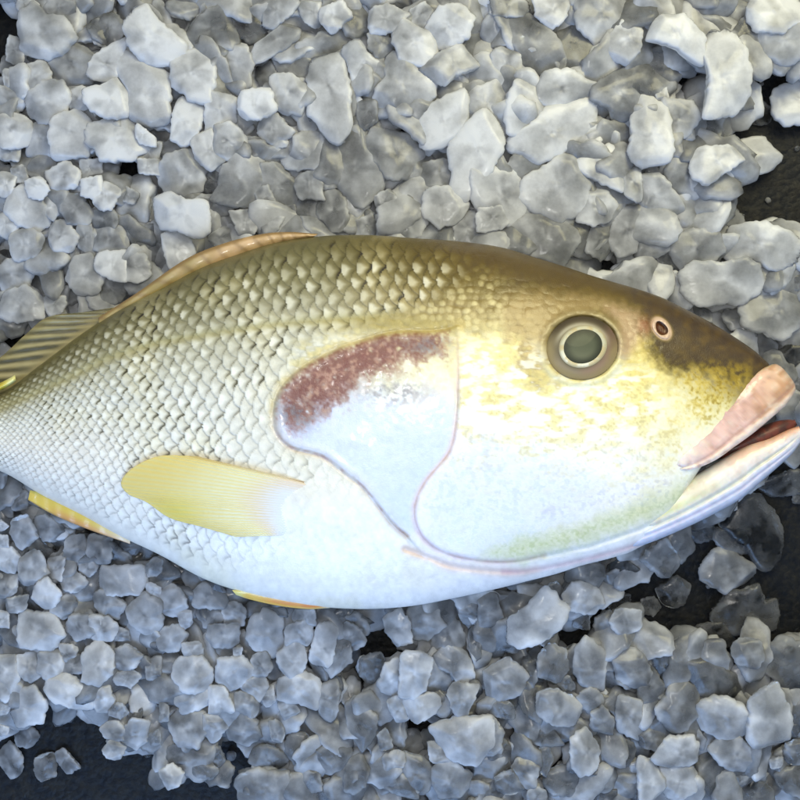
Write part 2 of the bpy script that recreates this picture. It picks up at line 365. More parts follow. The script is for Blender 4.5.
# --- pigment
def mix(c, col2, m):
    return c * (1 - m[..., None]) + np.asarray(col2, float) * m[..., None]
def ramp(t, stops):
    ts = [s[0] for s in stops]; cs = np.array([s[1] for s in stops], float)
    return np.stack([np.interp(t, ts, cs[:, i]) for i in range(3)], -1)
def skin_colour(px, py):
    nA = fbm(px, py, 40, 21); nB = fbm(px, py, 9, 25, 3); nC = fbm(px, py, 4.5, 29, 3); nD = fbm(px, py, 2.6, 35, 2); nF = .4 * nC + .35 * nD + .25 * nB
    t = T01 + 0.05 * (nA - .5)
    body = ramp(t, [(0, (106, 99, 64)), (.10, (130, 124, 90)), (.24, (178, 174, 150)), (.40, (212, 209, 194)), (.6, (230, 225, 208)), (.8, (244, 239, 226)), (1, (247, 242, 230))])
    headc = ramp(T01 + 0.10 * (nA - .5) + 0.05 * (nB - .5), [(0, (94, 78, 36)), (.09, (112, 96, 48)), (.18, (148, 130, 80)), (.29, (226, 214, 160)), (.40, (246, 240, 206)), (.62, (250, 248, 236)), (.8, (244, 242, 240)), (1, (246, 241, 236))])
    h = sstep(290, 470, px + 30 * (nA - .5))
    c = body * (1 - h[..., None]) + headc * h[..., None]
    # yellow wash in the scales towards the tail and on the middle
    c = mix(c, (228, 214, 160), 0.25 * sstep(.5, .75, nA) * (1 - head))
    c = mix(c, (238, 222, 200), 0.5 * sstep(220, 20, px) * sstep(.35, .7, T01))
    # scales: dark slits between, bright centres
    dark = ramp(T01, [(0, (58, 50, 20)), (.3, (74, 68, 40)), (.55, (112, 107, 90)), (1, (140, 137, 130))])
    sl = scal * slit * (0.15 + 1.0 * srnd) * (0.40 + 1.1 * sstep(.35, .7, nA))
    sl = np.clip(sl * (1 - 0.15 * sstep(.3, .75, T01)), 0, 1)
    c = c * (1 - sl[..., None]) + dark * sl[..., None]
    c = c * (1 - (0.16 * scal * (0.3 + 1.2 * nB) * np.exp(-(edge / 0.09) ** 2))[..., None])
    br = scal * sstep(0.15, 0.5, edge) * (0.35 + 0.65 * hsh(bi, bj, 4)) * sstep(.02, .1, T01) * sstep(.55, .25, mid)
    c = mix(c, (252, 250, 236), np.clip(0.68 * br, 0, 1))
    # lateral line
    c = mix(c, (164, 154, 96), 0.45 * np.exp(-(dl / 5) ** 2) * (1 - head))
    # nape flecks
    fl = nape * sstep(0.62, 0.25, gd) * sstep(.30, .8, gc + 0.8 * (nA - .4)) * sstep(0.015, .10, T01)
    c = mix(c, (228, 216, 166), 0.6 * np.clip(fl, 0, 1))
    gp = nape * sstep(0.45, 0.8, gd)
    c = mix(c, (112, 92, 42), 0.5 * gp * sstep(.32, .1, T01))
    # warm brown wash over the nape in front of the gill
    c = mix(c, (110, 90, 46), 0.55 * sstep(.45, .62, nA + .25 * (nB - .5)) * nape * sstep(.3, .12, T01))
    # forehead and snout mask
    fh = sdist(px, py, [(470, 236), (537, 250), (600, 268), (661, 288), (735, 330), (700, 345), (640, 304), (600, 300), (560, 302), (520, 290), (478, 268)])
    c = mix(c, (90, 74, 32), 0.9 * sstep(22, -16, fh + 26 * (nA - .5) + 14 * (nB - .5)))
    br_ = sdist(px, py, [(505, 300), (540, 292), (600, 300), (620, 306), (560, 318), (548, 350), (556, 384), (530, 382), (512, 350)])
    c = mix(c, (158, 134, 86), 0.75 * sstep(14, -8, br_ + 18 * (nB - .5)))
    pk = sdist(px, py, [(608, 308), (640, 308), (652, 326), (640, 345), (624, 362), (612, 352), (620, 330)])
    c = mix(c, (186, 156, 124), 0.75 * sstep(7, -6, pk + 10 * (nB - .5)))
    yl = sdist(px, py, [(640, 340), (662, 336), (690, 352), (668, 374), (628, 380), (626, 366)])
    c = mix(c, (222, 200, 110), 0.6 * sstep(8, -6, yl + 14 * (nB - .5)))
    mk = sdist(px, py, [(634, 286), (661, 292), (700, 308), (740, 334), (785, 372), (752, 378), (738, 376), (715, 372), (690, 369), (668, 368), (655, 356), (652, 340), (642, 318)])
    c = mix(c, (74, 60, 20), 0.96 * sstep(13, -12, mk + 9 * (nB - .5) + 14 * (nC - .5) + 8 * (nA - .5)))
    c = mix(c, (124, 98, 30), 0.45 * sstep(0, -12, mk) * sstep(.35, .8, nB * .6 + nA * .4))
    gs = sdist(px, py, [(676, 374), (715, 366), (746, 370), (748, 384), (728, 402), (708, 420), (692, 410)])
    c = mix(c, (192, 164, 62), 0.75 * sstep(14, -10, gs + 8 * (nA - .5)) * sstep(.35, .68, nF))
    c = mix(c, (120, 98, 30), 0.6 * sstep(12, -6, gs) * sstep(.52, .72, .6 * nD + .4 * nC))
    gy_ = sdist(px, py, [(560, 395), (640, 372), (700, 380), (716, 420), (690, 470), (640, 480), (575, 440)])
    c = mix(c, (234, 214, 132), 0.5 * sstep(24, -24, gy_) * sstep(.38, .70, nF * .6 + nA * .4))
    c = mix(c, (206, 180, 100), 0.5 * sstep(24, -24, gy_) * sstep(.54, .74, nF * .8 + nA * .2))
    ch = sdist(px, py, [(462, 340), (520, 330), (560, 400), (600, 440), (520, 450), (462, 420)])
    c = mix(c, (244, 230, 164), 0.5 * sstep(16, -16, ch) * sstep(.5, .66, nB * .6 + nA * .4))
    # blue white lower cheek and gill cover
    lc = sdist(px, py, [(470, 430), (560, 455), (600, 490), (560, 525), (490, 552), (430, 540), (418, 510), (430, 484), (455, 450)])
    c = mix(c, (224, 230, 248), 0.62 * sstep(22, -22, lc + 18 * (nA - .5)))
    c = mix(c, (206, 214, 240), 0.5 * sstep(12, -14, lc) * sstep(.5, .62, nC * .5 + nB * .5))
    bl = sstep(6, -8, opc)
    c = mix(c, (208, 219, 246), 0.9 * bl * sstep(372, 420, py + 34 * (nB - .5) + 12 * (nC - .5)))
    c = mix(c, (230, 214, 196), 0.5 * bl * sstep(.5, .64, nC * .6 + nB * .4) * sstep(450, 380, py))
    rd = sdist(px, py, [(438, 333), (394, 333), (358, 343), (326, 356), (300, 372), (284, 390), (279, 412), (292, 424), (316, 416), (340, 398), (368, 374), (404, 360), (440, 352)])
    rm = sstep(12, -12, rd + 22 * (nB - .5) + 20 * (nF - .5) + 12 * (nD - .5)) * sstep(2, -3, opd)
    c = mix(c, (116, 64, 52), 0.88 * rm * sstep(.16, .40, nF * .5 + nB * .5))
    c = mix(c, (104, 50, 44), 0.6 * rm * sstep(.40, .66, nF))
    c = mix(c, (192, 152, 126), 0.8 * rm * sstep(.42, .76, nD * .55 + fbm(px, py, 6, 33, 2) * .45))
    gr = np.exp(-(((px - 298) / 22) ** 2 + ((py - 416) / 16) ** 2)) + 0.75 * np.exp(-(((px - 392) / 34) ** 2 + ((py - 392) / 13) ** 2)) + 0.8 * np.exp(-(((px - 428) / 26) ** 2 + ((py - 346) / 9) ** 2))
    c = mix(c, (112, 108, 112), np.clip(0.95 * gr, 0, 1) * sstep(.34, .66, nF) * sstep(2, -3, opd))
    # rim of the gill cover: tan outside the red, pinkish line below
    rim = np.exp(-((opd - 2.0) / 4.5) ** 2) * (do < 14)
    c = mix(c, (188, 164, 96), 0.55 * rim * sstep(440, 400, py) * (.4 + nB))
    c = mix(c, (210, 184, 150), 0.6 * np.exp(-(do / 4.2) ** 2) * sstep(395, 430, py) * (0.35 + nA))
    c = mix(c, (164, 116, 96), 0.65 * np.exp(-(do / 1.5) ** 2) * sstep(425, 445, py) * sstep(.3, .75, nB + .3 * (nA - .5)))
    c = mix(c, (150, 132, 58), 0.6 * np.exp(-(((px - 400) / 60) ** 2 + ((py - 324) / 8) ** 2)))
    c = mix(c, (222, 190, 190), 0.65 * np.exp(-(dp / 3.2) ** 2) * sstep(340, 400, py) * sstep(.2, .7, nA + .3 * (nB - .5)))
    c = mix(c, (184, 146, 128), 0.55 * np.exp(-(dp / 1.2) ** 2) * sstep(325, 350, py) * (0.2 + nB))
    c = mix(c, (236, 196, 170), 0.6 * np.exp(-(dline(px, py, FOLD1[:22]) / 5.0) ** 2) * (0.3 + nA))  # reddish shade along the gill fold, painted into the skin colour
    c = mix(c, (214, 170, 172), 0.6 * np.exp(-(dline(px, py, FOLD1[16:]) / 3.0) ** 2) * (0.3 + nA))
    gst = sdist(px, py, [(486, 554), (520, 538), (560, 532), (600, 520), (650, 500), (700, 478), (706, 492), (660, 514), (610, 532), (560, 548), (520, 558)])
    c = mix(c, (212, 214, 158), 0.7 * sstep(16, -12, gst + 14 * (nB - .5)))
    c = mix(c, (176, 184, 128), 0.6 * sstep(14, -10, gst) * sstep(.42, .70, nF))
    c = mix(c, (196, 190, 206), 0.45 * np.exp(-(dline(px, py, [(545, 512), (590, 500), (640, 492), (662, 484)]) / 9) ** 2) * sstep(.45, .65, nF))
    ckm = cheek * sstep(.92, .7, T01) * sstep(.22, .34, T01)
    st_ = fbm(px * .6 + py * .35, py * 1.25 - px * .1, 7, 37, 3)
    c = mix(c, (240, 224, 140), 0.55 * ckm * sstep(.46, .66, st_) * (0.35 * sstep(560, 480, py) + 0.65 * sstep(470, 400, py + 40 * (nA - .5))))
    c = mix(c, (255, 254, 240), 0.7 * ckm * sstep(.52, .34, st_) * sstep(480, 410, py + 30 * (nA - .5)))
    c = mix(c, (196, 176, 120), 0.45 * ckm * sstep(.56, .72, nD * .5 + st_ * .5) * sstep(500, 420, py))
    c = mix(c, (196, 203, 228), 0.4 * (ckm + bl) * sstep(.48, .70, nF) * sstep(400, 450, py))
    # eye surround, nostril
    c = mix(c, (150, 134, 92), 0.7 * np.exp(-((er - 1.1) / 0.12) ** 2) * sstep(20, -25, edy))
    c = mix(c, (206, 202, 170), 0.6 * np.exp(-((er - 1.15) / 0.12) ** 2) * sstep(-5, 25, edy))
    c = mix(c, (212, 182, 158), 0.9 * np.exp(-((nr - 1.0) / 0.22) ** 2))
    c = mix(c, (92, 58, 44), 0.9 * sstep(0.85, 0.5, nr))
    c = mix(c, (168, 92, 64), 0.5 * np.exp(-(((px - 645) / 7) ** 2 + ((py - 326) / 9) ** 2)))
    # fine speckle everywhere
    c = c * (1 + 0.10 * (nC - .5) + 0.06 * (nB - .5))[..., None]
    return np.clip(lin(np.clip(c, 0, 255)) * 0.76 - 0.014, 0.004, 0.9)
COLR = skin_colour(GX, GY)

def to_world(px, py, zpx):
    z = FZ + np.asarray(zpx) * S
    kk = (H - z) / H * S
    return np.stack([(px - 400) * kk, (400 - py) * kk, z], -1)

fish = bpy.data.objects.new('fish', None); col.objects.link(fish); fish.location = (0, 0, 0)
tag(fish, 'whole silver and olive fish lying on its side on crushed ice', 'fish')

up = to_world(GX, GY, GZ).reshape(-1, 3)
quad = grid_faces(NU, NV)
# gill cover = the faces inside its outline
ctr = np.stack([GX.ravel()[quad].mean(1), GY.ravel()[quad].mean(1)], -1)
GILL = OPERCLE + PREOP[JUNC:0:-1]
in_gill = sdist(ctr[:, 0], ctr[:, 1], GILL) < 0
def sub_mesh(name, sel):
    f = quad[sel]; used, inv = np.unique(f, return_inverse=True)
    return up[used], inv.reshape(f.shape), COLR.reshape(-1, 3)[used]
co_u, f_u, c_u = sub_mesh('body', ~in_gill)
# underside: a mirrored, coarser half, and the end cap
st = 6
LX, LY, LZ = GX[::st], GY[::st], -GZ0[::st] * 0.92
if (NU - 1) % st: LX = np.vstack([LX, GX[-1:]]); LY = np.vstack([LY, GY[-1:]]); LZ = np.vstack([LZ, -GZ0[-1:] * .92])
dn = to_world(LX, LY, LZ).reshape(-1, 3); fd = grid_faces(LX.shape[0], NV)[:, ::-1] + len(co_u)
cd = skin_c = np.tile(lin((236, 234, 226)) * 0.85, (len(dn), 1))
co_b = np.vstack([co_u, dn]); f_b = np.vstack([f_u, fd]); c_b = np.vstack([c_u, cd])
body = link('body', mesh_np('body', co_b, f_b, c_b), M_skin, fish)
co_g, f_g, c_g = sub_mesh('gill_cover', in_gill)
gill = link('gill_cover', mesh_np('gill_cover', co_g, f_g, c_g), M_skin, fish)
gill['label'] = 'bluish white gill cover with a dark red blotch'

# ---- sheets (fins): rows from base edge to outer edge, closed on both faces
def fin(name, inner, outer, zin, zout, colour, nu=160, nv=40, ray=0.5, nray=14, thick=1.2, parent=fish, follow=True, label=None, curve=0.0):
    a = smooth_curve(inner, nu); b = smooth_curve(outer, nu)
    v = np.linspace(0, 1, nv)
    X = a[:, 0:1] * (1 - v) + b[:, 0:1] * v; Y = a[:, 1:2] * (1 - v) + b[:, 1:2] * v
    U = np.broadcast_to(np.linspace(0, 1, nu)[:, None], X.shape); V = np.broadcast_to(v[None, :], X.shape)
    Z = zin * (1 - V) + zout * V + curve * np.sin(V * math.pi)
    if follow: Z = Z + zfun(X, Y)
    r = ray * np.sin(U * nray * 2 * math.pi) * sstep(0.02, 0.45, V)
    th = thick * np.clip(np.minimum(np.minimum(U, 1 - U) * 14, np.minimum(1.0, (1 - V) * 6)), 0.15, 1)
    top = to_world(X, Y, Z + r + th * .5).reshape(-1, 3); bot = to_world(X, Y, Z + r - th * .5).reshape(-1, 3)
    f = grid_faces(nu, nv); m = nu * nv
    idx = np.arange(m).reshape(nu, nv)
    ring = np.concatenate([idx[:, 0], idx[-1, 1:], idx[-2::-1, -1], idx[0, -2:0:-1]])
    nx = np.roll(ring, -1)
    side = np.stack([ring, ring + m, nx + m, nx], -1)
    c = colour(X, Y, U, V).reshape(-1, 3)
    me = mesh_np(name, np.vstack([top, bot]), np.vstack([f, f[:, ::-1] + m, side]), np.vstack([c, c]))
    o = link(name, me, M_membrane if name in ('pectoral_fin', 'dorsal_fin') else M_fin, parent)
    if label: o['label'] = label
    return o
def L8(c): return np.clip(lin(np.clip(c, 0, 255)) * 0.76, 0, .9)

# pectoral fin: U runs across the rays (top edge to lower edge), V from base to tip
def c_pect(X, Y, U, V):
    n1 = fbm(X, Y, 22, 41); 
    c = np.zeros(X.shape + (3,)) + np.array((248, 236, 172.))
    c = mix(c, (242, 214, 112), 0.75 * sstep(.45, 1, V + .25 * (n1 - .5)))
    c = mix(c, (243, 226, 176), 0.8 * sstep(.5, .1, V) * sstep(.2, .5, U))
    c = mix(c, (244, 218, 190), 0.85 * sstep(.46, .20, V))
    c = mix(c, (240, 238, 233), 1.0 * sstep(.34, .15, V + .05 * (n1 - .5)) * sstep(.08, .3, U))
    c = mix(c, (236, 216, 84), 0.6 * np.exp(-(((X - 175) / 26) ** 2 + ((Y - 512) / 16) ** 2)))
    c = mix(c, (198, 166, 92), 0.75 * sstep(.07, .0, U))
    c = mix(c, (132, 92, 60), 0.85 * sstep(.05, .0, U) * sstep(.30, .02, V))
    ray = 0.5 + 0.5 * np.cos(U * 26 * 2 * math.pi)
    c = mix(c, (214, 186, 108), 0.20 * ray ** 3 * (.4 + 1.2 * n1) * sstep(.1, .3, V))
    c = mix(c, (250, 240, 190), 0.15 * (1 - ray) ** 3 * sstep(.1, .3, V))
    return L8(c)
fin('pectoral_fin', [(323, 486), (318, 496), (310, 508), (300, 522), (290, 535)],
    [(196, 456), (160, 456), (134, 467), (121, 482), (128, 494), (146, 502), (170, 518), (202, 527), (236, 537)],
    -0.9, 4.0, c_pect, 150, 120, 0.22, 26, 1.4, curve=2.0, label='yellow pectoral fin folded flat against the flank')
def c_dors(X, Y, U, V):
    c = np.zeros(X.shape + (3,)) + np.array((156, 142, 90.))
    ray = 0.5 + 0.5 * np.cos((U * 15 + .55 * fbm(U * 200, V * 40, 26, 44) + .25 * np.sin(U * 9)) * 2 * math.pi)
    ray = ray * (.45 + 1.0 * vn(U * 100, V * 8, 9, 45))
    c = mix(c, (88, 80, 42), np.clip(0.85 * ray ** 2.0 * sstep(.03, .3, V), 0, 1))
    c = mix(c, (110, 100, 56), .4 * sstep(.4, .8, fbm(X, Y, 16, 47)))
    c = mix(c, (196, 182, 120), 0.5 * (1 - ray) ** 3)
    c = mix(c, (120, 104, 52), 0.5 * sstep(.8, 1, V))
    return L8(c)
fin('dorsal_fin', [(-64, 404), (-30, 402), (0, 396), (30, 374), (60, 351), (90, 329), (112, 316), (130, 305)],
    [(-125, 408), (-95, 402), (-62, 398), (-28, 378), (2, 356), (26, 334), (48, 317), (84, 312)],
    1, 3, c_dors, 170, 50, 0.45, 15, 1.6, follow=False, label='olive soft dorsal fin with dark rays')
def c_spiny(X, Y, U, V):
    n1 = fbm(X, Y, 14, 46)
    c = np.zeros(X.shape + (3,)) + np.array((196, 162, 112.))
    c = mix(c, (160, 142, 84), 0.9 * sstep(.5, .25, U + .3 * (n1 - .5)))
    c = mix(c, (128, 98, 48), 0.85 * sstep(.72, .95, V))
    c = mix(c, (150, 116, 62), 0.6 * sstep(.25, .0, V))
    c = mix(c, (126, 98, 56), 0.5 * (0.5 + 0.5 * np.cos((U * 13 + V * .9 + .3 * n1) * 2 * math.pi)) ** 6)
    c = mix(c, (214, 176, 130), .5 * sstep(.5, .7, n1) * sstep(.4, .6, U))
    return L8(c)
fin('spiny_dorsal_fin', [(100, 330), (140, 306), (187, 280), (225, 263), (262, 250), (285, 243), (312, 238)],
    [(98, 318), (138, 292), (186, 259), (225, 243), (262, 234), (290, 232), (318, 234)],
    2, 6, c_spiny, 180, 26, 0.5, 9, 1.8, follow=False, curve=3, label='tan spiny dorsal fin folded down along the back')
def c_ray(X, Y, U, V):
    c = np.zeros(X.shape + (3,)) + np.array((206, 182, 50.))
    return L8(mix(c, (240, 232, 150), sstep(.55, .85, U)))
fin('fin_ray', [(-40, 392), (-10, 387), (4, 381), (15, 375)], [(-40, 400), (-10, 394), (5, 388), (16, 381)], 16, 16, c_ray, 40, 8, 0, 1, 6, follow=False, curve=4, label='bright yellow fin ray at the rear of the back')
def c_anal(X, Y, U, V):
    c = np.zeros(X.shape + (3,)) + np.array((232, 196, 80.))
    c = mix(c, (214, 150, 84), .85 * sstep(.35, .9, V) * sstep(.15, .45, U))
    c = mix(c, (170, 160, 70), .7 * sstep(.35, .0, V) * sstep(.5, .1, U))
    c = mix(c, (236, 216, 190), .8 * sstep(.6, 1, U))
    c = mix(c, (150, 112, 70), .7 * sstep(.85, 1, V))
    return L8(c)
fin('anal_fin', [(30, 490), (48, 495), (72, 507), (98, 522), (130, 540)], [(28, 500), (50, 513), (72, 523), (98, 533), (130, 544)], 0, -3, c_anal, 110, 24, .5, 7, 2.2, follow=False, label='yellow and orange anal fin tip on the ice')
def c_pelv(X, Y, U, V):
    n1 = fbm(X, Y, 10, 49)
    c = np.zeros(X.shape + (3,)) + np.array((242, 222, 130.))
    c = mix(c, (232, 180, 70), .8 * sstep(.25, .6, V) * sstep(.05, .2, U))
    c = mix(c, (222, 130, 66), .75 * np.exp(-((V - .75) / .16) ** 2) * sstep(.25, .5, U) * (0.5 + n1))
    c = mix(c, (240, 232, 210), .8 * sstep(.85, 1, U))
    return L8(c)
fin('pelvic_fin', [(232, 590), (255, 589), (285, 592), (310, 597), (330, 604)], [(236, 595), (252, 600), (280, 606), (308, 609), (330, 608)], 6, 1, c_pelv, 110, 24, .45, 5, 2.2, follow=False, curve=3, label='orange edged pelvic fin along the belly')
def c_tail(X, Y, U, V):
    c = np.zeros(X.shape + (3,)) + np.array((150, 138, 86.))
    return L8(mix(c, (90, 82, 46), .6 * (0.5 + 0.5 * np.cos(U * 40 * math.pi)) ** 2))
fin('tail_fin', [(-132, 404), (-136, 420), (-138, 434), (-136, 450), (-132, 466)], [(-255, 330), (-240, 390), (-228, 434), (-240, 480), (-255, 545)], 0, 2, c_tail, 120, 40, .8, 20, 2.4, follow=False)

# ---- eye
def disc(name, r0, r1, ax, ay, zf, colf, mat, parent, nr_=40, nt_=96, c=EYE, rot=-0.12):
    rr = np.linspace(r0, r1, nr_)[:, None]; th = np.linspace(0, 2 * math.pi, nt_, endpoint=False)[None, :]
    lx = rr * ax * np.cos(th); ly = rr * ay * np.sin(th)
    X = c[0] + lx * math.cos(rot) - ly * math.sin(rot); Y = c[1] + lx * math.sin(rot) + ly * math.cos(rot)
    base = EYZ[0] + EYZ[1] * (X - EYE[0]) + EYZ[2] * (Y - EYE[1])
    Z = base + zf(rr + 0 * th, X, Y)
    cc = colf(rr + 0 * th, th + 0 * rr, X, Y).reshape(-1, 3)
    return link(name, mesh_np(name, to_world(X, Y, Z).reshape(-1, 3), grid_faces(nr_, nt_, True)[:, ::-1], cc), mat, parent)
zx = zfun([EYE[0] - 30, EYE[0] + 30, EYE[0], EYE[0]], [EYE[1], EYE[1], EYE[1] - 26, EYE[1] + 26])
EYZ = (zx.mean() - 3.0, (zx[1] - zx[0]) / 60 * .8, (zx[3] - zx[2]) / 52 * .8)
dome = lambda r: 8.5 * np.sqrt(np.clip(1.15 - r ** 2, 0, 2))
def c_eye(r, th, X, Y):
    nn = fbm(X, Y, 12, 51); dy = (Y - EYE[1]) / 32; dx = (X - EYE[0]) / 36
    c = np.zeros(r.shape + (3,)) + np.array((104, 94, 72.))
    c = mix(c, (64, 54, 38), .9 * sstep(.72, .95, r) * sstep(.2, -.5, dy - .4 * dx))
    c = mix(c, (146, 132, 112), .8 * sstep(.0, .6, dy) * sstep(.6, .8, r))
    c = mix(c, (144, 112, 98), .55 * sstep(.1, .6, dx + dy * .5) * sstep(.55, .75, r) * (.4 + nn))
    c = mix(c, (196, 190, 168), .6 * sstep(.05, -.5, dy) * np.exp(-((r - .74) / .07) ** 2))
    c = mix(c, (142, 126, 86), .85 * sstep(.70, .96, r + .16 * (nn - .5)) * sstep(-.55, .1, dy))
    return L8(c)
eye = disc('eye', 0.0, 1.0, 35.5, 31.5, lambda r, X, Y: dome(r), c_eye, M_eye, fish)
eye['label'] = 'round glassy eye with a grey green pupil'
def c_iris(r, th, X, Y):
    nn = fbm(X, Y, 6, 53)
    c = np.zeros(r.shape + (3,)) + np.array((190, 186, 160.))
    c = mix(c, (236, 230, 206), .8 * sstep(.1, .9, np.cos(th - 2.2)))
    c = mix(c, (186, 166, 118), .7 * sstep(.4, .65, nn))
    c = mix(c, (150, 140, 110), .7 * sstep(.9, 1.0, r))
    return L8(c)
PC = (583, 346.5)
disc('iris', 0.80, 1.0, 24.5, 21, lambda r, X, Y: dome(r * .67) + 0.9 * np.sin(np.clip((r - .7) / .3, 0, 1) * math.pi) + .5, c_iris, M_eye, eye, 16, 96, PC, -.35)
def c_pup(r, th, X, Y):
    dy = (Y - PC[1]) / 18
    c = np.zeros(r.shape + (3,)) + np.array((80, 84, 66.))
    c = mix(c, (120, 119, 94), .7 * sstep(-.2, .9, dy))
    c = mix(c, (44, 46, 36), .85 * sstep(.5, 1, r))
    return L8(c)
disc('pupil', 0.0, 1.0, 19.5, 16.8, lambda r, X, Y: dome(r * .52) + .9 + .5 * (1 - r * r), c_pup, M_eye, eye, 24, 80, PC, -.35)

# ---- nostril ring
th = np.linspace(0, 2 * math.pi, 64, endpoint=False); ph = np.linspace(0, 2 * math.pi, 12, endpoint=False)
TH, PH = np.meshgrid(th, ph, indexing='ij')
rr_ = 1 + (0.20 + .05 * np.sin(3 * TH + 1)) * np.cos(PH)
lx = 9.6 * rr_ * np.cos(TH); ly = 6.4 * rr_ * np.sin(TH)
nz_ = zfun([NOS[0]], [NOS[1]])[0]
NX = NOS[0] + lx * cn - ly * sn; NY = NOS[1] + lx * sn + ly * cn
NZ = zfun(NX, NY) + 0.1 + 1.2 * np.sin(PH)
idx = np.arange(64 * 12).reshape(64, 12)
fn = np.stack([idx, np.roll(idx, -1, 0), np.roll(np.roll(idx, -1, 0), -1, 1), np.roll(idx, -1, 1)], -1).reshape(-1, 4)
cN = L8(np.zeros((64 * 12, 3)) + np.array((206, 176, 150.)) + 20 * (rng.random((64 * 12, 1)) - .5))
link('nostril', mesh_np('nostril', to_world(NX, NY, NZ).reshape(-1, 3), fn, cN), M_skin, fish)

# ---- upper lip: a boxy tube from the cheek round the tip to the far side
near = [(779, 382, 0, 19, 12), (772, 388, 9, 22, 12), (756, 401, 17, 23, 11), (740, 415, 23, 22.5, 10), (722, 430, 27.5, 21, 8.5), (706, 445, 31, 18, 7), (692, 456, 34.5, 14, 5.5), (681, 463, 37.5, 9.5, 4), (674, 466, 39, 4, 2)]
far = [(x, y, -z, a_, b_) for x, y, z, a_, b_ in near[:0:-1]]
pth = smooth_curve(far + near, 220)
nsec = 48; an = np.linspace(0, 2 * math.pi, nsec, endpoint=False)
sg = lambda v, e: np.sign(v) * np.abs(v) ** e
pd = np.array([0.63, 0.78])
tan2 = np.gradient(pth[:, :3], axis=0)
pv = np.array([0.63, 0.78, 0.0])
nv_ = np.cross(np.tile(pv, (len(pth), 1)), tan2); nv_ /= np.linalg.norm(nv_, axis=1)[:, None] + 1e-9
ww = pth[:, 3:4] * sg(np.cos(an), .6)[None, :]; tt = pth[:, 4:5] * sg(np.sin(an), .8)[None, :]
LXp = pth[:, 0:1] + pv[0] * ww + nv_[:, 0:1] * tt; LYp = pth[:, 1:2] + pv[1] * ww + nv_[:, 1:2] * tt; LZp = pth[:, 2:3] + nv_[:, 2:3] * tt
ln = fbm(LXp, LYp, 16, 61); ln2 = fbm(LXp, LYp, 5, 62, 2)
ln3 = fbm((LXp * .78 - LYp * .63) * .35, LXp * .63 + LYp * .78, 4.5, 64, 3)
LZp = LZp + 2.6 * (ln - .5) + 1.3 * (ln2 - .5) + 1.2 * (ln3 - .5)
wn = np.broadcast_to(np.cos(an)[None, :], LXp.shape)
LZp = LZp - 2.0 * np.exp(-((wn - .45) / .16) ** 2) * sstep(0, 10, LZp)
cL = np.zeros(LXp.shape + (3,)) + np.array((230, 190, 174.))
cL = mix(cL, (216, 176, 136), .6 * sstep(740, 775, LXp) )
cL = mix(cL, (178, 128, 84), .6 * sstep(.50, .62, ln + .22 * sstep(755, 785, LXp) - .12) * sstep(725, 765, LXp))
cL = mix(cL, (204, 166, 158), .7 * sstep(.25, -.5, wn) * sstep(775, 720, LXp))
cL = mix(cL, (238, 220, 204), .8 * sstep(.45, .7, wn))
cL = mix(cL, (176, 130, 112), .6 * np.exp(-((wn - .42) / .10) ** 2) * (.3 + ln))
cL = mix(cL, (232, 220, 214), .8 * sstep(712, 684, LXp))
cL = mix(cL, (236, 214, 194), .7 * sstep(.5, .75, ln3))
cL = mix(cL, (182, 134, 112), .45 * sstep(.48, .25, ln3 * .7 + ln2 * .3))
cL = mix(cL, (206, 184, 134), .7 * sstep(-.70, -.98, wn))
cL = cL * (1 + .14 * (ln2 - .5))[..., None]
link('upper_lip', mesh_np('upper_lip', to_world(LXp, LYp, LZp).reshape(-1, 3), grid_faces(len(pth), nsec, True), L8(cL).reshape(-1, 3)), M_lip, fish)

# ---- lower jaw: rounded scoop under the mouth, both sides
JU = smooth_curve([(628, 512), (655, 496), (682, 482), (708, 467), (732, 453), (750, 444), (768, 438), (786, 430), (799, 426)], 200)
JL = smooth_curve([(612, 553), (645, 544.5), (682, 529.5), (714, 514), (742, 498), (762, 481), (778, 467), (792, 454), (803, 439)], 200)
JT = np.interp(np.linspace(0, 1, 200), [0, .15, .35, .6, .85, 1], [20, 27, 28.5, 24, 18, 9])
va = np.linspace(0, 2 * math.pi, 160, endpoint=False)
wj = -np.cos(va)
mcx = (1 - wj) / 2; 
JX = JU[:, 0:1] * mcx + JL[:, 0:1] * (1 - mcx); JY = JU[:, 1:2] * mcx + JL[:, 1:2] * (1 - mcx)
JZ = JT[:, None] * sg(np.sin(va), .62)[None, :]
WJ = np.broadcast_to(wj[None, :], JX.shape); TJ = np.broadcast_to(np.linspace(0, 1, 200)[:, None], JX.shape)
jn = fbm(JX, JY, 14, 71); jn2 = fbm(JX, JY, 5, 72, 2)
g1 = np.exp(-((WJ - .12 - .25 * (1 - TJ)) / .10) ** 2); 
JZ = JZ - np.sign(JZ) * 2.4 * g1 * sstep(1, .8, TJ) - np.sign(JZ) * 1.5 * np.exp(-((WJ - .62) / .08) ** 2) * sstep(1, .7, TJ) + 1.2 * (jn - .5)
cJ = np.zeros(JX.shape + (3,)) + np.array((230, 222, 220.))
cJ = mix(cJ, (232, 190, 166), .9 * sstep(-.15, -.6, WJ + .25 * (jn - .5)) * sstep(.35, .6, TJ))
cJ = mix(cJ, (196, 136, 104), .7 * sstep(-.5, -.95, WJ) * sstep(.6, .9, TJ))
cJ = mix(cJ, (240, 236, 206), .85 * sstep(.0, -.3, WJ) * sstep(.5, .25, TJ))
cJ = mix(cJ, (206, 208, 148), .8 * np.exp(-((WJ + .05) / .2) ** 2) * sstep(.55, .2, TJ) * (.5 + jn))
cJ = mix(cJ, (186, 194, 168), .55 * np.exp(-((WJ - .12 - .25 * (1 - TJ)) / .13) ** 2) * sstep(1, .75, TJ))
cJ = mix(cJ, (212, 216, 236), .7 * sstep(.25, .55, WJ))
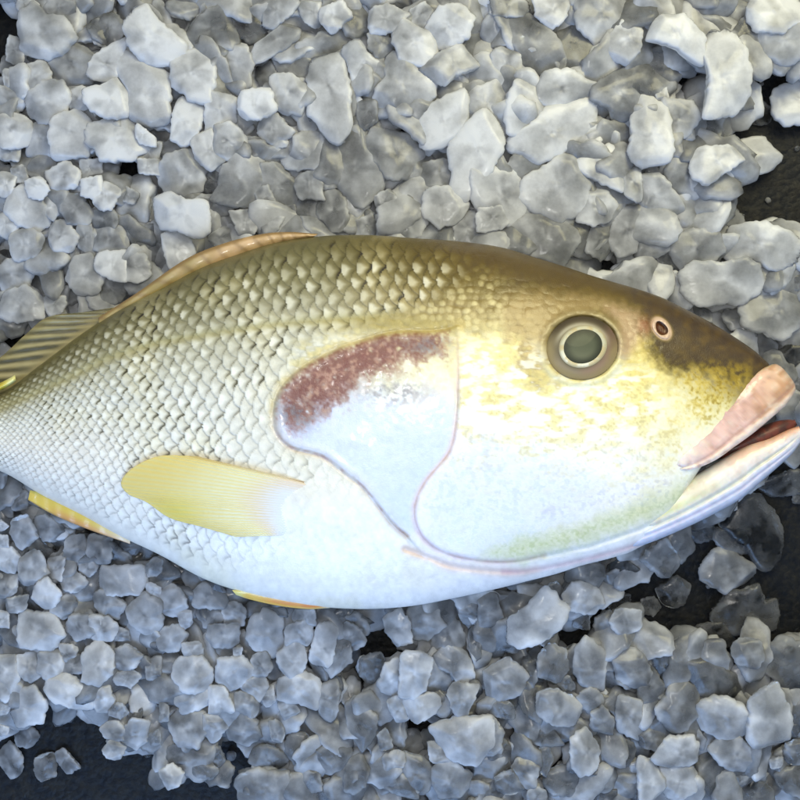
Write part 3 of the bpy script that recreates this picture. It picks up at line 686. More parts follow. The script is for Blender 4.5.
cJ = mix(cJ, (206, 188, 200), .45 * np.exp(-((WJ - .62) / .07) ** 2) * (.3 + jn))
cJ = mix(cJ, (186, 198, 216), .5 * sstep(.8, 1, WJ))
cJ = mix(cJ, (214, 196, 176), .5 * sstep(.45, .75, jn) * sstep(.5, .1, WJ))
cJ = cJ * (1 + .12 * (jn2 - .5))[..., None]
fj = grid_faces(200, 160, True)
link('lower_jaw', mesh_np('lower_jaw', to_world(JX, JY, JZ).reshape(-1, 3), fj[:, ::-1], L8(cJ).reshape(-1, 3)), M_lip, fish)
# ---- mouth lining: dark red tongue-shaped pad between the jaws
u1 = np.linspace(0, 1, 60)[:, None]; v1 = np.linspace(0, 2 * math.pi, 40, endpoint=False)[None, :]
cxm = 706 + u1 * 90; cym = 460 - u1 * 38 + 2 * np.sin(u1 * 3)
hw = np.sqrt(np.clip(np.sin(np.clip(u1, .02, .985) ** 1.6 * math.pi), 0, 1)) * 11
MX = cxm + hw * .45 * np.cos(v1); MY = cym + hw * .9 * np.cos(v1); MZ = -2 + hw * 1.25 * np.sin(v1)
cm = L8(mix(np.zeros(MX.shape + (3,)) + np.array((104, 52, 40.)), (70, 40, 34), sstep(.4, .6, fbm(MX, MY, 8, 81))))
link('mouth_lining', mesh_np('mouth_lining', to_world(MX, MY, MZ).reshape(-1, 3), grid_faces(60, 40, True)[:, ::-1], cm.reshape(-1, 3)), M_mouth, fish)

# ================================================================== THE ICE
DARK = [[(738, 70), (775, 78), (800, 70), (920, 60), (920, 232), (800, 236), (772, 226), (716, 214), (708, 190), (750, 168), (754, 140), (722, 146), (742, 110)],
        [(0, 8), (22, 6), (22, 40), (8, 70), (-40, 90), (-40, 0)],
        [(112, 162), (140, 162), (160, 176), (158, 192), (130, 188)],
        [(-120, 742), (-20, 742), (0, 728), (20, 726), (40, 700), (52, 702), (66, 708), (88, 712), (104, 728), (104, 750), (112, 762), (130, 762), (150, 746), (158, 762), (172, 776), (196, 784), (230, 782), (255, 815), (310, 930), (-120, 930)],
        [(600, 604), (636, 575), (668, 562), (700, 520), (735, 508), (760, 474), (790, 452), (806, 436), (920, 430), (920, 660), (792, 640), (772, 648), (742, 640), (700, 640), (660, 632), (645, 615)],
        [(345, 655), (362, 632), (380, 622), (388, 640), (372, 668), (352, 676)], [(556, 622), (572, 612), (574, 650), (560, 660)], [(408, 718), (436, 716), (432, 736), (412, 736)],
        [(224, 745), (248, 742), (262, 762), (236, 772)], [(392, 112), (418, 112), (418, 138), (394, 126)], [(564, 40), (604, 42), (590, 60)], [(660, 80), (698, 72), (696, 98), (672, 102)], [(548, 736), (566, 736), (560, 764), (548, 760)],
        [(600, 258), (636, 258), (636, 270), (604, 268)]]
def in_dark(px, py):
    d = np.full(np.shape(px), 1e9)
    for p_ in DARK: d = np.minimum(d, sdist(px, py, p_))
    return d
OUT = [(x, y) for x, y in zip(C_[::20, 0], C_[::20, 1])] + [(800, 395), (803, 440), (760, 483)] + [(x, y) for x, y in zip(C_[::-20, 2], C_[::-20, 3])]

# icosphere of unit directions
def ico(level):
    t = (1 + 5 ** .5) / 2
    v = [(-1, t, 0), (1, t, 0), (-1, -t, 0), (1, -t, 0), (0, -1, t), (0, 1, t), (0, -1, -t), (0, 1, -t), (t, 0, -1), (t, 0, 1), (-t, 0, -1), (-t, 0, 1)]
    f = [(0, 11, 5), (0, 5, 1), (0, 1, 7), (0, 7, 10), (0, 10, 11), (1, 5, 9), (5, 11, 4), (11, 10, 2), (10, 7, 6), (7, 1, 8), (3, 9, 4), (3, 4, 2), (3, 2, 6), (3, 6, 8), (3, 8, 9), (4, 9, 5), (2, 4, 11), (6, 2, 10), (8, 6, 7), (9, 8, 1)]
    v = [np.array(a) / np.linalg.norm(a) for a in v]
    for _ in range(level):
        cache = {}; nf = []
        def mid_(a, b):
            k_ = (min(a, b), max(a, b))
            if k_ not in cache:
                m_ = v[a] + v[b]; v.append(m_ / np.linalg.norm(m_)); cache[k_] = len(v) - 1
            return cache[k_]
        for a, b, c in f:
            x, y, z = mid_(a, b), mid_(b, c), mid_(c, a)
            nf += [(a, x, z), (b, y, x), (c, z, y), (x, y, z)]
        f = nf
    return np.array(v), np.array(f)
ICO4, ICO3 = ico(4), ico(3)
def lump_noise(d, seed, freq):
    r = np.random.default_rng(seed); out = 0
    for i in range(7):
        kv = r.normal(size=3); kv = kv / np.linalg.norm(kv) * freq * (0.7 + 0.8 * r.random())
        out = out + np.sin(d @ kv + r.random() * 6.28)
    return out / 7 ** .5
def chunk(dirs, Rt, hz, seed, p=3.2, nfac=7, rough=1.0, sharp=12):
    """closed lump: outline Rt(theta) in the plane, half height hz, chipped by facets"""
    r = np.random.default_rng(seed)
    th = np.arctan2(dirs[:, 1], dirs[:, 0]); cz = np.abs(dirs[:, 2]); cr = np.hypot(dirs[:, 0], dirs[:, 1])
    R, Rs = Rt(th); Rm = float(np.mean(R))
    R = Rs + (R - Rs) * cr ** 5                       # the ragged outline belongs to the rim, the faces stay smooth
    base = ((cr / R) ** p + (cz / hz) ** p) ** (-1 / p)
    fac = np.zeros(len(dirs))
    r = np.random.default_rng(seed)
    for _ in range(nfac):
        a = r.random() * 6.28; el = r.uniform(.6, 1.35) * r.choice([1, 1, -1])
        n_ = np.array([math.cos(a) * math.cos(el), math.sin(a) * math.cos(el), math.sin(el)])
        ext = math.sqrt((Rm * math.cos(el)) ** 2 + (hz * math.sin(el)) ** 2) * r.uniform(.78, 1.05)
        fac = np.maximum(fac, dirs @ n_ / ext)
    rad = ((1 / base) ** sharp + np.maximum(fac, 1e-6) ** sharp) ** (-1 / sharp)
    rad = rad * (1 + rough * (0.055 * lump_noise(dirs, seed + 1, 4.0) + 0.018 * lump_noise(dirs, seed + 2, 8) + 0.005 * lump_noise(dirs, seed + 3, 18)))
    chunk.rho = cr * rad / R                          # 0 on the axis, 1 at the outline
    return dirs * rad[:, None]
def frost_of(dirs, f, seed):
    """frost per vertex: cloudy patches, more frost towards the rims, clearer hearts"""
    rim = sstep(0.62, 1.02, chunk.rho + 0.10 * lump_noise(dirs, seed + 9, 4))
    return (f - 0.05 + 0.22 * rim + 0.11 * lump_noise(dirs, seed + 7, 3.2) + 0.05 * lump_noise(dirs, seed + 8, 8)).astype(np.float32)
def poly_R(pts, c, seed):
    """polar outline of a traced polygon, corners slightly rounded and edges chipped"""
    p_ = np.array(pts, float) - c
    ths = np.linspace(-math.pi, math.pi, 181)[:-1]; R = np.zeros(180)
    for i, t_ in enumerate(ths):
        dx, dy = math.cos(t_), math.sin(t_); m_ = 0
        for k_ in range(len(p_)):
            a, b = p_[k_], p_[(k_ + 1) % len(p_)]; e = b - a
            den = dx * e[1] - dy * e[0]
            if abs(den) < 1e-9: continue
            tt_ = (a[0] * e[1] - a[1] * e[0]) / den; ss = (a[0] * dy - a[1] * dx) / den
            if tt_ > 0 and -1e-6 <= ss <= 1 + 1e-6: m_ = max(m_, tt_)
        R[i] = m_
    R = np.maximum(R, 0.35 * np.median(R))
    kk = np.array([0, 1, 2, 3, 2, 1, 0.]); kk /= kk.sum()
    R = np.convolve(np.concatenate([R[-3:], R, R[:3]]), kk, 'valid')
    r = np.random.default_rng(seed)
    for fq in (6, 10, 15, 22, 31): R = R * (1 + (0.022 if fq < 20 else 0.010) * np.sin(fq * ths + r.random() * 6.28))
    k2 = np.hanning(35); k2 /= k2.sum()
    R2 = np.convolve(np.concatenate([R[-17:], R, R[:17]]), k2, 'valid')
    te = np.append(ths, math.pi)
    return lambda th: (np.interp(th, te, np.append(R, R[0])), np.interp(th, te, np.append(R2, R2[0])))

ICE = '''A 0 0
A1 .75 110,80 180,40 230,90 330,90 350,160 380,170 300,250 230,275 140,270 105,180
A2 .6 220,10 300,0 380,20 370,85 280,85 220,50
A3 .75 50,0 150,0 190,20 180,40 110,60
A4 .65 60,160 105,160 120,250 110,330 35,340 40,230
A5 .5 480,100 560,70 620,120 600,190 540,220 480,180
A6 .95 640,80 740,60 800,130 900,210 870,300 740,315 660,230
A7 .85 630,185 600,280 580,370 540,430 430,420 480,280 560,230
A8 .6 250,280 350,230 440,240 480,300 440,400 350,430 260,380
A9 .85 120,330 240,310 250,400 230,450 130,470
A10 .75 140,500 220,430 310,420 340,500 300,590 200,610 140,560
A11 .8 20,350 80,345 90,430 30,440
A12 .7 0,450 90,440 115,520 60,570 0,550
A13 .95 450,460 540,430 580,390 655,450 620,570 540,580 450,520
A14 .85 590,330 650,300 740,340 830,390 840,640 800,680 720,640 650,560 660,470 610,400
A15 .85 0,590 110,560 140,640 120,720 0,740
A16 .75 150,640 250,600 280,700 230,790 140,760
A17 .85 280,600 420,540 470,650 430,760 300,780 270,690
A18 .9 470,640 620,590 680,640 720,720 650,790 520,790 460,720
A19 .95 640,590 710,640 790,700 780,725 700,710
A20 .7 690,730 800,720 800,800 700,800
A21 .75 340,440 420,440 440,540 360,560
A22 .8 0,740 90,720 110,800 0,800
B 160 0
B1 .45 110,130 250,60 340,50 360,160 430,200 300,250 130,220
B2 .25 350,60 480,40 530,120 510,190 430,200 350,150
B3 .85 70,290 130,260 250,275 260,360 240,490 150,480 80,420
B4 .98 90,480 160,480 215,560 190,660 120,740 70,690 80,560
B5 .9 240,480 370,460 370,600 330,660 240,640
B6 .98 390,470 540,450 570,540 510,580 400,590
B7 .65 480,230 560,160 640,85 715,90 690,200 620,250 530,300 460,330
B8 .7 480,0 690,0 640,80 540,160 520,60
B9 .7 320,180 420,220 460,330 440,420 350,440 300,340
B10 .8 560,400 640,380 720,430 700,550 600,560
B11 .55 560,290 680,250 750,300 730,380 600,370
B12 .7 500,600 580,580 660,660 590,720 500,680
B13 .75 280,640 380,620 420,700 400,790 280,790
B14 .75 180,680 270,660 280,790 180,790
B15 .7 700,30 800,0 800,150 720,100
B16 .5 420,690 520,700 510,790 430,800
B17 .4 720,450 770,430 800,520 750,600
C 320 0
C1 .85 -30,220 70,190 100,270 135,420 140,600 110,670 40,660 -40,560 -50,400
C2 .8 110,180 180,170 230,270 320,340 340,420 260,470 170,390 130,290
C3 .75 330,300 400,290 460,350 550,420 540,500 480,540 340,560 260,530 300,440 340,400
C4 .85 460,360 600,270 680,230 800,180 830,230 790,330 690,370 610,445 540,420
C5 .85 370,140 430,110 540,170 580,270 520,320 420,300 380,220
C6 .7 240,60 330,30 420,70 400,130 330,160 260,160
C7 .9 540,130 600,50 700,40 750,90 720,180 620,240 560,210
C8 .85 0,50 100,20 150,80 60,160 0,120
C9 .9 510,590 580,520 690,470 735,500 720,600 650,690 580,760 520,720
C10 .75 430,60 520,20 560,60 530,140 450,110
C11 .6 250,180 330,160 370,240 300,290 250,240
C12 .5 190,480 270,490 280,590 220,640 190,590
D 480 0
D1 .6 40,60 260,90 350,190 420,340 400,370 290,370 210,310 180,230 50,230
D2 .75 60,250 190,250 200,380 150,415 80,390
D3 .8 260,420 300,375 430,365 510,410 585,430 550,500 350,530 280,490
D4 .95 130,560 180,425 260,420 300,500 330,580 250,660 150,680
D5 .95 330,560 550,510 560,640 480,690 360,780 170,860 160,690 270,640
D6 .45 370,170 430,110 520,160 560,220 530,330 440,370 400,270
D7 .7 480,0 730,0 720,110 650,180 580,190 500,140
D8 .85 280,0 430,0 420,90 360,140 290,80
D9 .85 640,200 720,110 800,100 790,260 740,310 640,260
D10 .7 560,240 640,200 620,340 560,380 480,380 540,320
D11 .6 590,430 700,340 770,350 780,450 780,610 670,610 660,540 580,500
D12 .85 500,680 590,620 590,730 530,765 450,730
D13 .95 100,520 125,610 115,700 70,790 -50,980 -140,980 -125,850 -125,700 -10,590
D14 .75 -50,460 100,415 130,475 100,575 -10,650 -70,575
D15 .3 740,0 800,0 800,90 750,90
D16 .6 0,0 260,0 270,80 30,80 0,30
E 640 0
E1 .9 10,120 120,62 205,82 285,148 325,195 300,318 235,285 170,235 100,212 35,200
E2 .92 360,115 470,170 530,270 548,400 508,560 432,672 370,728 318,706 258,655 312,565 340,470 344,380 326,290 290,225
E3 .4 0,350 70,260 180,270 220,350 150,430 60,430
E4 .8 60,440 130,440 140,490 90,500
E5 .95 490,10 560,0 800,0 790,100 690,150 600,140 540,90
E6 .75 590,180 690,150 800,110 800,270 730,320 670,280 600,260
E7 .95 680,460 770,410 870,400 900,500 860,590 730,605 690,570
E8 .45 430,120 540,100 590,170 580,260 530,250 480,180
E9 .7 130,510 260,520 280,600 200,700 140,710 100,600
E10 .92 5,490 125,555 140,710 125,845 75,870 -60,775 -25,675 -25,540
E11 .9 260,740 395,740 530,715 530,785 410,860 345,910 275,875
E12 .15 540,540 600,500 660,560 640,620 560,610
E13 .5 0,380 40,340 60,400 30,430
I 480 130
I1 .85 -20,240 60,210 170,230 220,310 270,390 150,460 70,440 -20,420
I2 .8 340,200 430,120 500,170 530,260 510,370 400,430 300,400 240,350 230,250
I3 .85 490,160 560,120 640,90 720,150 720,260 690,290 600,260 540,220
I4 .8 500,360 540,290 620,310 680,380 650,440 560,470 490,450
I5 .6 130,520 240,440 400,440 500,540 460,640 400,660 260,610 180,570
I6 .8 0,400 100,390 150,440 100,490 0,500
I7 .45 550,500 650,480 650,600 600,640 540,600
I8 .6 650,540 700,390 800,380 800,640 700,620
I9 .7 720,200 800,160 800,370 730,330
I10 .5 0,510 90,500 100,560 0,580
J 640 150
J1 .7 0,120 90,130 150,210 200,280 170,340 90,340 20,290 -30,220
J2 .6 130,120 180,40 290,60 340,200 260,230 180,220 150,190
J3 .35 290,270 370,200 470,220 460,320 400,370 310,330
J4 .75 390,410 460,380 620,380 720,420 790,480 760,560 650,590 560,540 430,540 390,480
J5 .6 170,450 260,400 380,430 400,510 340,560 240,600 190,580
J6 .75 240,620 300,570 400,580 500,560 620,600 590,680 500,750 340,760 260,740
J7 .55 0,350 80,350 150,440 130,510 60,530 0,520 -40,450
J8 .8 560,560 660,560 760,580 750,640 680,720 630,680 600,610
J9 .6 520,750 700,720 820,720 830,830 700,930 540,870
J10 .5 750,640 820,630 830,700 740,700
J11 .2 0,530 180,500 240,620 150,690 60,690 0,650
J12 .25 690,970 820,900 830,1240 760,1240 730,1100
F 0 160
F1 1 130,110 200,85 245,150 200,190 150,180
F2 .85 50,190 140,110 200,200 230,300 170,350 90,310 30,250
F3 .85 200,200 280,180 310,240 260,290 210,250
F4 .95 410,100 500,90 520,150 470,190 410,170
F5 .9 510,110 600,150 550,240 460,240 490,180
F6 .6 560,110 640,140 720,190 690,220 610,200
F7 .65 320,180 400,170 450,260 440,320 350,310 310,240
F8 .65 480,340 560,310 620,360 640,430 560,460 490,440
F9 .98 500,470 620,460 640,590 570,590 480,540
F10 .75 640,470 720,480 750,570 690,610 640,590
F11 .8 240,320 330,310 380,380 350,450 260,440
F12 .8 40,400 140,340 220,400 200,470 90,490
F13 .75 0,500 110,510 160,560 120,640 30,660 0,600
F14 .65 170,500 300,470 330,530 240,560 170,550
F15 .75 370,500 450,480 510,560 480,660 390,660 340,590
F16 .55 500,590 600,590 660,620 590,700 500,720
F17 .75 20,680 130,640 220,700 200,780 60,800 0,760
F18 .75 220,680 320,690 330,760 240,770
F19 .9 0,60 80,70 50,190 0,200
F20 .85 240,60 330,20 400,60 370,140 270,140
F21 .75 410,10 500,0 500,80 410,90
F22 .55 460,250 560,260 600,300 560,340 470,340
F23 .5 650,350 760,330 770,420 680,450
F24 .65 390,300 450,300 470,460 400,470
F25 .8 0,230 40,260 80,330 40,400 0,390
F26 .7 60,30 120,30 140,100 70,110
F27 .85 680,0 790,0 790,70 690,60
G 160 130
G1 1 -40,330 50,310 120,350 220,360 300,435 240,510 170,540 100,500 20,490 -40,430
G2 .95 20,500 120,520 160,600 140,670 70,720 40,640
G3 .75 0,220 60,140 150,110 210,200 190,290 120,310 40,300
G4 .65 330,200 420,60 490,80 500,270 460,380 340,400 270,350 310,260
G5 .8 170,40 260,20 330,80 340,170 250,190 180,140
G6 .7 360,420 460,400 480,470 460,530 400,520
G7 .65 480,430 560,400 610,440 580,500 500,520
G8 .6 520,200 600,170 640,230 700,300 650,360 520,360
G9 .7 610,120 700,60 800,20 820,110 800,180 700,190 640,180
G10 .65 670,240 800,200 810,340 700,330
G11 .65 480,310 540,290 590,380 510,400
G12 .7 510,20 650,10 620,80 560,90
G13 .3 250,200 320,180 300,280 260,340 220,270
G14 .5 200,560 330,480 400,540 320,580
G15 .5 600,390 670,380 680,440 600,470
G16 .45 690,360 800,350 800,500 680,500
H 320 130
H1 .6 100,20 210,0 230,110 310,210 290,290 220,360 140,390 110,290 80,180
H2 .55 240,60 290,10 400,20 500,80 500,140 440,220 340,240 300,180 250,130
H3 .6 510,170 660,150 690,220 620,280 520,270
H4 .65 300,440 400,390 520,410 500,520 420,550 300,530
H5 .6 280,340 350,300 390,370 340,410 280,390
H6 .8 530,300 640,300 750,380 680,470 600,470 530,420
H7 .5 0,340 60,300 120,350 140,470 60,500 0,420
H8 .55 180,460 280,420 290,530 180,530
H9 .45 430,300 530,280 520,380 450,390
H10 .3 500,510 620,490 640,550 520,550
H11 .65 680,440 760,410 800,470 800,570 680,560
H12 .6 0,200 90,220 100,290 20,290
K 0 480
K1 .75 70,190 130,170 180,280 100,340 60,260
K2 .7 150,180 230,180 340,250 310,300 220,290 180,230
K3 .95 0,340 60,350 115,410 70,460 0,450
K4 .75 110,400 160,350 220,390 230,460 170,540 100,510
K5 1 180,540 240,500 300,560 270,620 220,650 170,590
K6 .7 340,290 410,290 450,360 400,420 330,380
K7 .75 400,420 460,395 490,430 450,480 400,470
K8 .65 450,290 550,290 550,380 510,430 450,370
K9 .85 490,440 700,445 715,500 680,560 500,560 480,500
K10 .7 470,580 540,550 610,620 580,690 500,660
K11 .8 650,640 720,580 800,610 800,780 720,760 660,700
K12 .8 310,470 370,460 430,510 390,560 310,540
K13 .85 240,390 320,390 310,500 250,490
K14 .85 460,680 540,690 590,740 540,800 450,780
K15 .65 350,690 460,660 470,760 380,800 330,760
K16 .7 280,590 360,580 390,660 320,690 270,650
K17 .8 110,680 290,680 310,760 250,830 120,820
K18 .7 0,480 80,480 80,560 0,590
K19 .7 20,600 130,580 120,650 40,660
K20 .85 0,620 40,640 40,760 0,770
K21 .9 -10,190 40,230 0,270
K22 .6 730,430 780,390 810,400 800,470 740,480
K23 .6 60,60 140,60 130,140 70,150
K28 .55 0,20 60,60 60,180 0,180
K24 .45 560,310 680,310 740,350 620,380
K25 .85 740,510 800,540 800,600 740,580
K26 .9 0,280 40,280 40,330 0,330
K27 .65 600,740 640,760 640,800 560,800
L 0 640
L1 .85 0,20 70,60 90,190 60,260 0,230
L2 .8 90,80 200,70 200,170 160,200 100,160
L3 .85 200,80 290,30 310,150 240,190 200,150
L4 .8 300,20 380,40 370,100 310,130
L5 .9 430,70 500,15 560,60 550,160 500,210 430,180
L6 .95 250,200 330,180 400,230 470,290 450,345 380,330 290,300 250,260
L7 .85 480,210 530,210 560,290 560,350 500,360 470,290
L8 .8 560,170 700,150 690,190 650,230 570,210
L9 .7 560,60 640,30 700,80 660,130 570,160
L10 .85 0,180 100,200 100,270 30,300 0,290
L11 .85 110,260 180,250 220,320 200,405 150,410 60,420 20,380 100,340
L12 .6 80,470 140,430 190,480 160,530 100,520
L13 .65 0,560 50,520 110,590 100,695 50,680 10,620
L14 .45 190,600 230,560 270,590 270,715 220,710 180,650
L15 .65 270,570 300,525 350,580 390,630 330,660
L16 .7 510,440 560,400 620,440 610,490 540,500
L17 .6 560,330 610,320 640,360 600,390 550,370
L18 .75 630,450 670,390 740,410 720,500 660,560 610,530
L19 .7 520,550 560,500 620,540 590,600 540,580
L20 .8 -20,420 40,440 30,470 -20,480
L21 .7 730,110 800,90 800,200 740,190
L22 .5 740,480 800,450 800,520 760,520
L23 .75 0,300 50,330 30,370 0,380
L24 .7 310,110 400,80 420,160 330,160
L25 .4 650,340 720,340 700,390 650,400
M 160 560
M1 .85 0,150 30,120 110,160 130,240 80,280 0,250
M2 .85 90,260 150,250 160,310 110,350
M3 .8 0,350 90,330 130,390 80,450 0,440
M4 .65 150,140 230,130 330,170 320,230 180,230
M5 .8 320,230 370,215 420,250 410,320 330,310
M6 .65 210,260 320,230 320,310 230,330
M7 .75 240,330 380,330 390,420 280,430 230,390
M8 .8 470,300 520,265 600,310 610,420 560,470 480,430 440,370
M9 .85 290,560 310,505 400,490 460,550 420,610 350,645 300,610
M10 .9 90,500 200,490 250,560 240,640 130,640 80,580
M11 .85 100,650 240,640 240,720 120,760 90,710
M12 .9 250,600 310,620 365,740 320,800 250,780
M13 .7 470,480 530,450 555,530 510,600 460,560
M14 .75 440,600 520,570 530,650 490,700 420,640
M15 .85 600,470 690,400 730,480 700,570 610,590
M16 .8 640,330 750,300 760,440 690,400 640,420
M17 .85 600,600 720,570 790,600 780,740 680,700 620,690
M18 .9 790,320 840,310 880,360 850,525 810,600 760,500
M19 .75 660,250 770,250 770,320 680,320
M20 .5 430,240 600,240 640,280 500,270
M21 .8 120,420 200,410 210,480 130,490
M22 .85 370,440 410,440 400,490 370,490
M23 .75 500,650 560,620 575,700 530,740
M24 .7 590,710 650,700 700,760 620,790
M25 .7 380,670 450,670 500,740 460,780 380,740
N 320 590
N1 .85 330,140 400,110 440,170 450,250 380,270 340,210
N2 .8 450,100 560,80 610,170 550,230 460,240
N3 1 410,340 450,300 550,310 550,370 520,480 470,530 410,510
N4 .9 300,470 330,380 410,350 420,510 330,530
N5 .85 330,540 400,530 440,600 430,690 380,650
N6 .95 430,540 540,520 595,550 570,620 490,650 430,610
N7 .75 560,310 640,280 720,310 760,430 700,480 650,400 580,370
N8 .8 640,480 700,480 780,490 750,570 720,640 670,590
N9 .65 600,140 660,130 710,230 690,290 570,280 570,220
N10 .65 80,210 140,260 150,350 60,410 30,370
N11 .6 100,150 200,200 220,250 160,310 110,220
N12 .7 0,440 80,430 90,520 70,650 0,640
N13 .55 140,600 180,550 270,630 270,720 210,780 150,700
N14 .9 580,710 680,660 800,650 860,680 870,780 790,850 680,840 610,780
N15 .5 550,540 620,480 660,600 590,660
N16 .6 700,100 800,50 800,130 720,180
N17 .3 210,340 300,320 320,380 290,470 210,420
N18 .55 740,200 800,190 800,400 760,340
N19 .5 0,100 150,100 250,160 190,190 80,160
O 480 560
O1 .9 80,350 140,290 230,240 310,150 370,170 430,250 390,340 320,390 200,420 110,410
O2 .85 430,170 490,120 570,130 610,220 570,265 440,240
O3 .7 650,310 700,250 790,260 800,330 700,375
O4 .75 490,440 530,410 625,480 610,570 620,650 510,620 480,540
O5 .6 300,480 350,430 420,460 430,540 380,600 300,560
O6 .75 40,560 150,500 220,590 180,660 100,690 20,660
O7 .8 250,740 280,670 380,660 490,710 490,820 380,810
O8 .65 690,490 740,440 800,470 850,560 870,610 800,640 700,590 680,540
O9 .7 490,690 550,640 640,700 620,740 500,740
O10 .65 0,170 80,190 100,280 80,370 0,340
O11 .55 500,0 640,50 620,140 500,110 400,100
O12 .55 320,130 380,110 430,170 370,190
O13 .2 630,20 720,0 800,60 760,110 660,90
O14 .35 650,150 740,180 740,240 650,240
O15 .5 380,600 440,580 480,640 420,650
O16 .3 470,260 540,280 540,340 470,330
O17 .4 60,390 250,420 200,460 60,450
Q 640 480
Q1 .7 310,420 340,360 440,360 540,430 580,480 500,510 420,545 330,490
Q2 .4 360,300 400,250 500,260 590,280 590,330 520,360 400,350
Q4 .15 360,190 480,110 580,110 650,170 690,260 710,360 690,440 600,440 540,330 440,240
Q5 .35 200,270 320,190 390,230 370,280 300,310
Q6 .5 20,400 130,300 180,400 190,460 120,480
Q7 .3 90,550 180,490 235,530 210,620 120,630
Q8 .35 320,590 400,560 500,570 580,540 600,620 720,570 740,620 720,720 620,750 490,760 390,690
Q9 .5 10,600 70,590 100,630 60,670 20,660
Q10 .2 290,730 400,720 480,790 440,830 290,830
Q11 .3 770,60 820,50 820,120 770,110
Q12 .6 560,110 600,110 660,160 650,190 620,160
Q13 .25 640,0 820,-60 820,60 700,70 620,40
R 640 640
R1 .45 240,120 290,75 370,110 420,160 520,200 520,260 470,310 370,290 280,250 220,190
R2 .4 120,40 200,10 280,40 280,90 200,110 130,80
R3 .8 540,220 660,180 720,270 745,400 730,530 670,600 620,610 540,500 550,370 540,290
R4 .95 270,330 330,300 430,295 540,370 530,450 490,490 400,480 310,420
R5 .85 350,540 420,490 500,500 570,600 540,650 490,670 400,600
R6 .95 80,560 130,500 250,490 320,560 290,610 180,620 90,610
R7 .95 110,650 290,640 310,680 260,740 170,800 110,780
R8 .95 0,600 60,630 110,700 120,770 40,800 0,780
R9 .6 480,20 530,0 600,20 610,80 570,130 490,110 470,60
R10 .45 650,80 700,0 760,20 820,40 820,250 740,250 690,180 640,150
R11 .65 150,270 190,190 280,270 280,370 200,440 100,430 80,350
R12 .3 60,80 110,60 160,110 150,180 100,190
R13 .55 0,80 40,100 130,260 90,300 0,290
R14 .45 300,640 370,540 440,640 460,720 380,800 280,780
R15 .55 740,520 820,500 820,620 720,600
R16 .45 680,680 820,620 820,780 720,740
R17 .4 480,720 560,690 640,740 640,810 500,810
R18 .7 460,670 540,660 540,710 470,740
R19 .8 650,600 710,590 710,630 660,640
R20 .6 0,430 130,470 80,540 0,520
R21 .4 760,420 820,400 820,480 760,480
P 480 640
P1 .7 0,390 60,400 110,460 90,530 30,590 0,590
P2 .5 40,570 110,500 170,560 120,610 60,615
P3 .75 170,640 210,580 285,630 270,730 200,720
P4 .55 80,690 160,650 210,740 160,770 100,760
P5 .5 30,740 60,690 110,750 100,800 20,790
P6 .85 460,500 530,450 580,520 580,620 510,650 470,610
P7 .5 340,670 440,640 550,700 500,770 380,760 340,720
P8 .65 560,370 610,340 665,400 650,470 570,450
P10 .75 690,330 710,270 800,310 800,490 760,470 690,430
P11 .65 560,660 640,620 680,690 640,750 560,740
P12 .5 610,510 700,480 770,540 720,630 610,600
P13 .55 40,330 110,300 170,330 160,390 60,370
P14 .5 290,540 330,520 360,590 320,680 280,640
P15 .4 240,440 340,430 400,510 330,520 250,510
P17 .7 220,770 280,740 350,770 350,810 220,810
P18 .4 560,760 680,750 700,810 560,810
S 320 640
S1 .5 130,640 160,580 200,590 240,640 220,710 170,755 130,730
S2 .85 320,590 410,540 420,600 390,660 330,650
S3 .6 430,580 490,580 550,640 540,730 480,780 420,700
S4 .5 290,680 390,660 440,700 480,780 380,760 300,720
S5 .8 550,520 590,510 660,590 650,620 560,600
S6 .7 560,620 660,610 735,680 720,740 680,800 610,780 570,700
S7 .5 0,550 110,490 150,560 100,640 30,660 0,620
S8 .6 290,480 330,440 360,530 310,560
S9 .4 740,620 800,610 800,660 740,660
S10 .4 0,700 70,700 80,790 0,790
U 160 640
U1 .7 60,370 150,350 220,370 220,440 180,510 100,510 60,440
U2 .75 230,380 340,380 330,440 270,510 230,460
U3 .6 330,430 400,360 480,410 500,480 430,520 350,490
U4 .5 50,540 110,520 150,600 110,630 40,590
U5 .8 0,660 60,630 110,670 90,720 40,735
U6 .5 130,640 200,610 290,650 330,700 200,680
U7 .65 550,410 600,410 620,480 600,530 560,490
U8 .45 450,560 530,530 600,560 650,640 560,650 460,610
U9 .6 370,700 480,660 620,670 660,740 620,800 430,800
U10 .45 650,480 720,480 800,540 800,640 700,640 640,560
U12 .55 690,660 790,660 800,740 750,760
U13 .35 240,540 300,540 330,640 240,610
U14 .6 0,260 40,330 40,430 0,440'''
chunks = []; org = (0, 0)
for ln_ in ICE.strip().split('\n'):
    f_ = ln_.split()
    if len(f_) == 3 and len(f_[0]) == 1 and ',' not in f_[1]: org = (float(f_[1]), float(f_[2])); continue
    pts = [(org[0] + float(a.split(',')[0]) / 5, org[1] + float(a.split(',')[1]) / 5) for a in f_[2:]]
    p_ = np.array(pts); x_, y_ = p_[:, 0], p_[:, 1]; xn, yn = np.roll(x_, -1), np.roll(y_, -1)
    cr_ = x_ * yn - xn * y_; ar = cr_.sum() / 2
    c = np.array([((x_ + xn) * cr_).sum() / (6 * ar), ((y_ + yn) * cr_).sum() / (6 * ar)])
    fr_ = float(f_[1]) * (1 if c[1] < 440 else 0.90 if c[0] < 380 else 0.80 if c[1] > 640 else 0.84)  # frost scaled down for the lower pieces, which turns them darker
    chunks.append(dict(id=f_[0], frost=float(f_[1]), wet=fr_, pts=pts, c=c, area=abs(ar)))

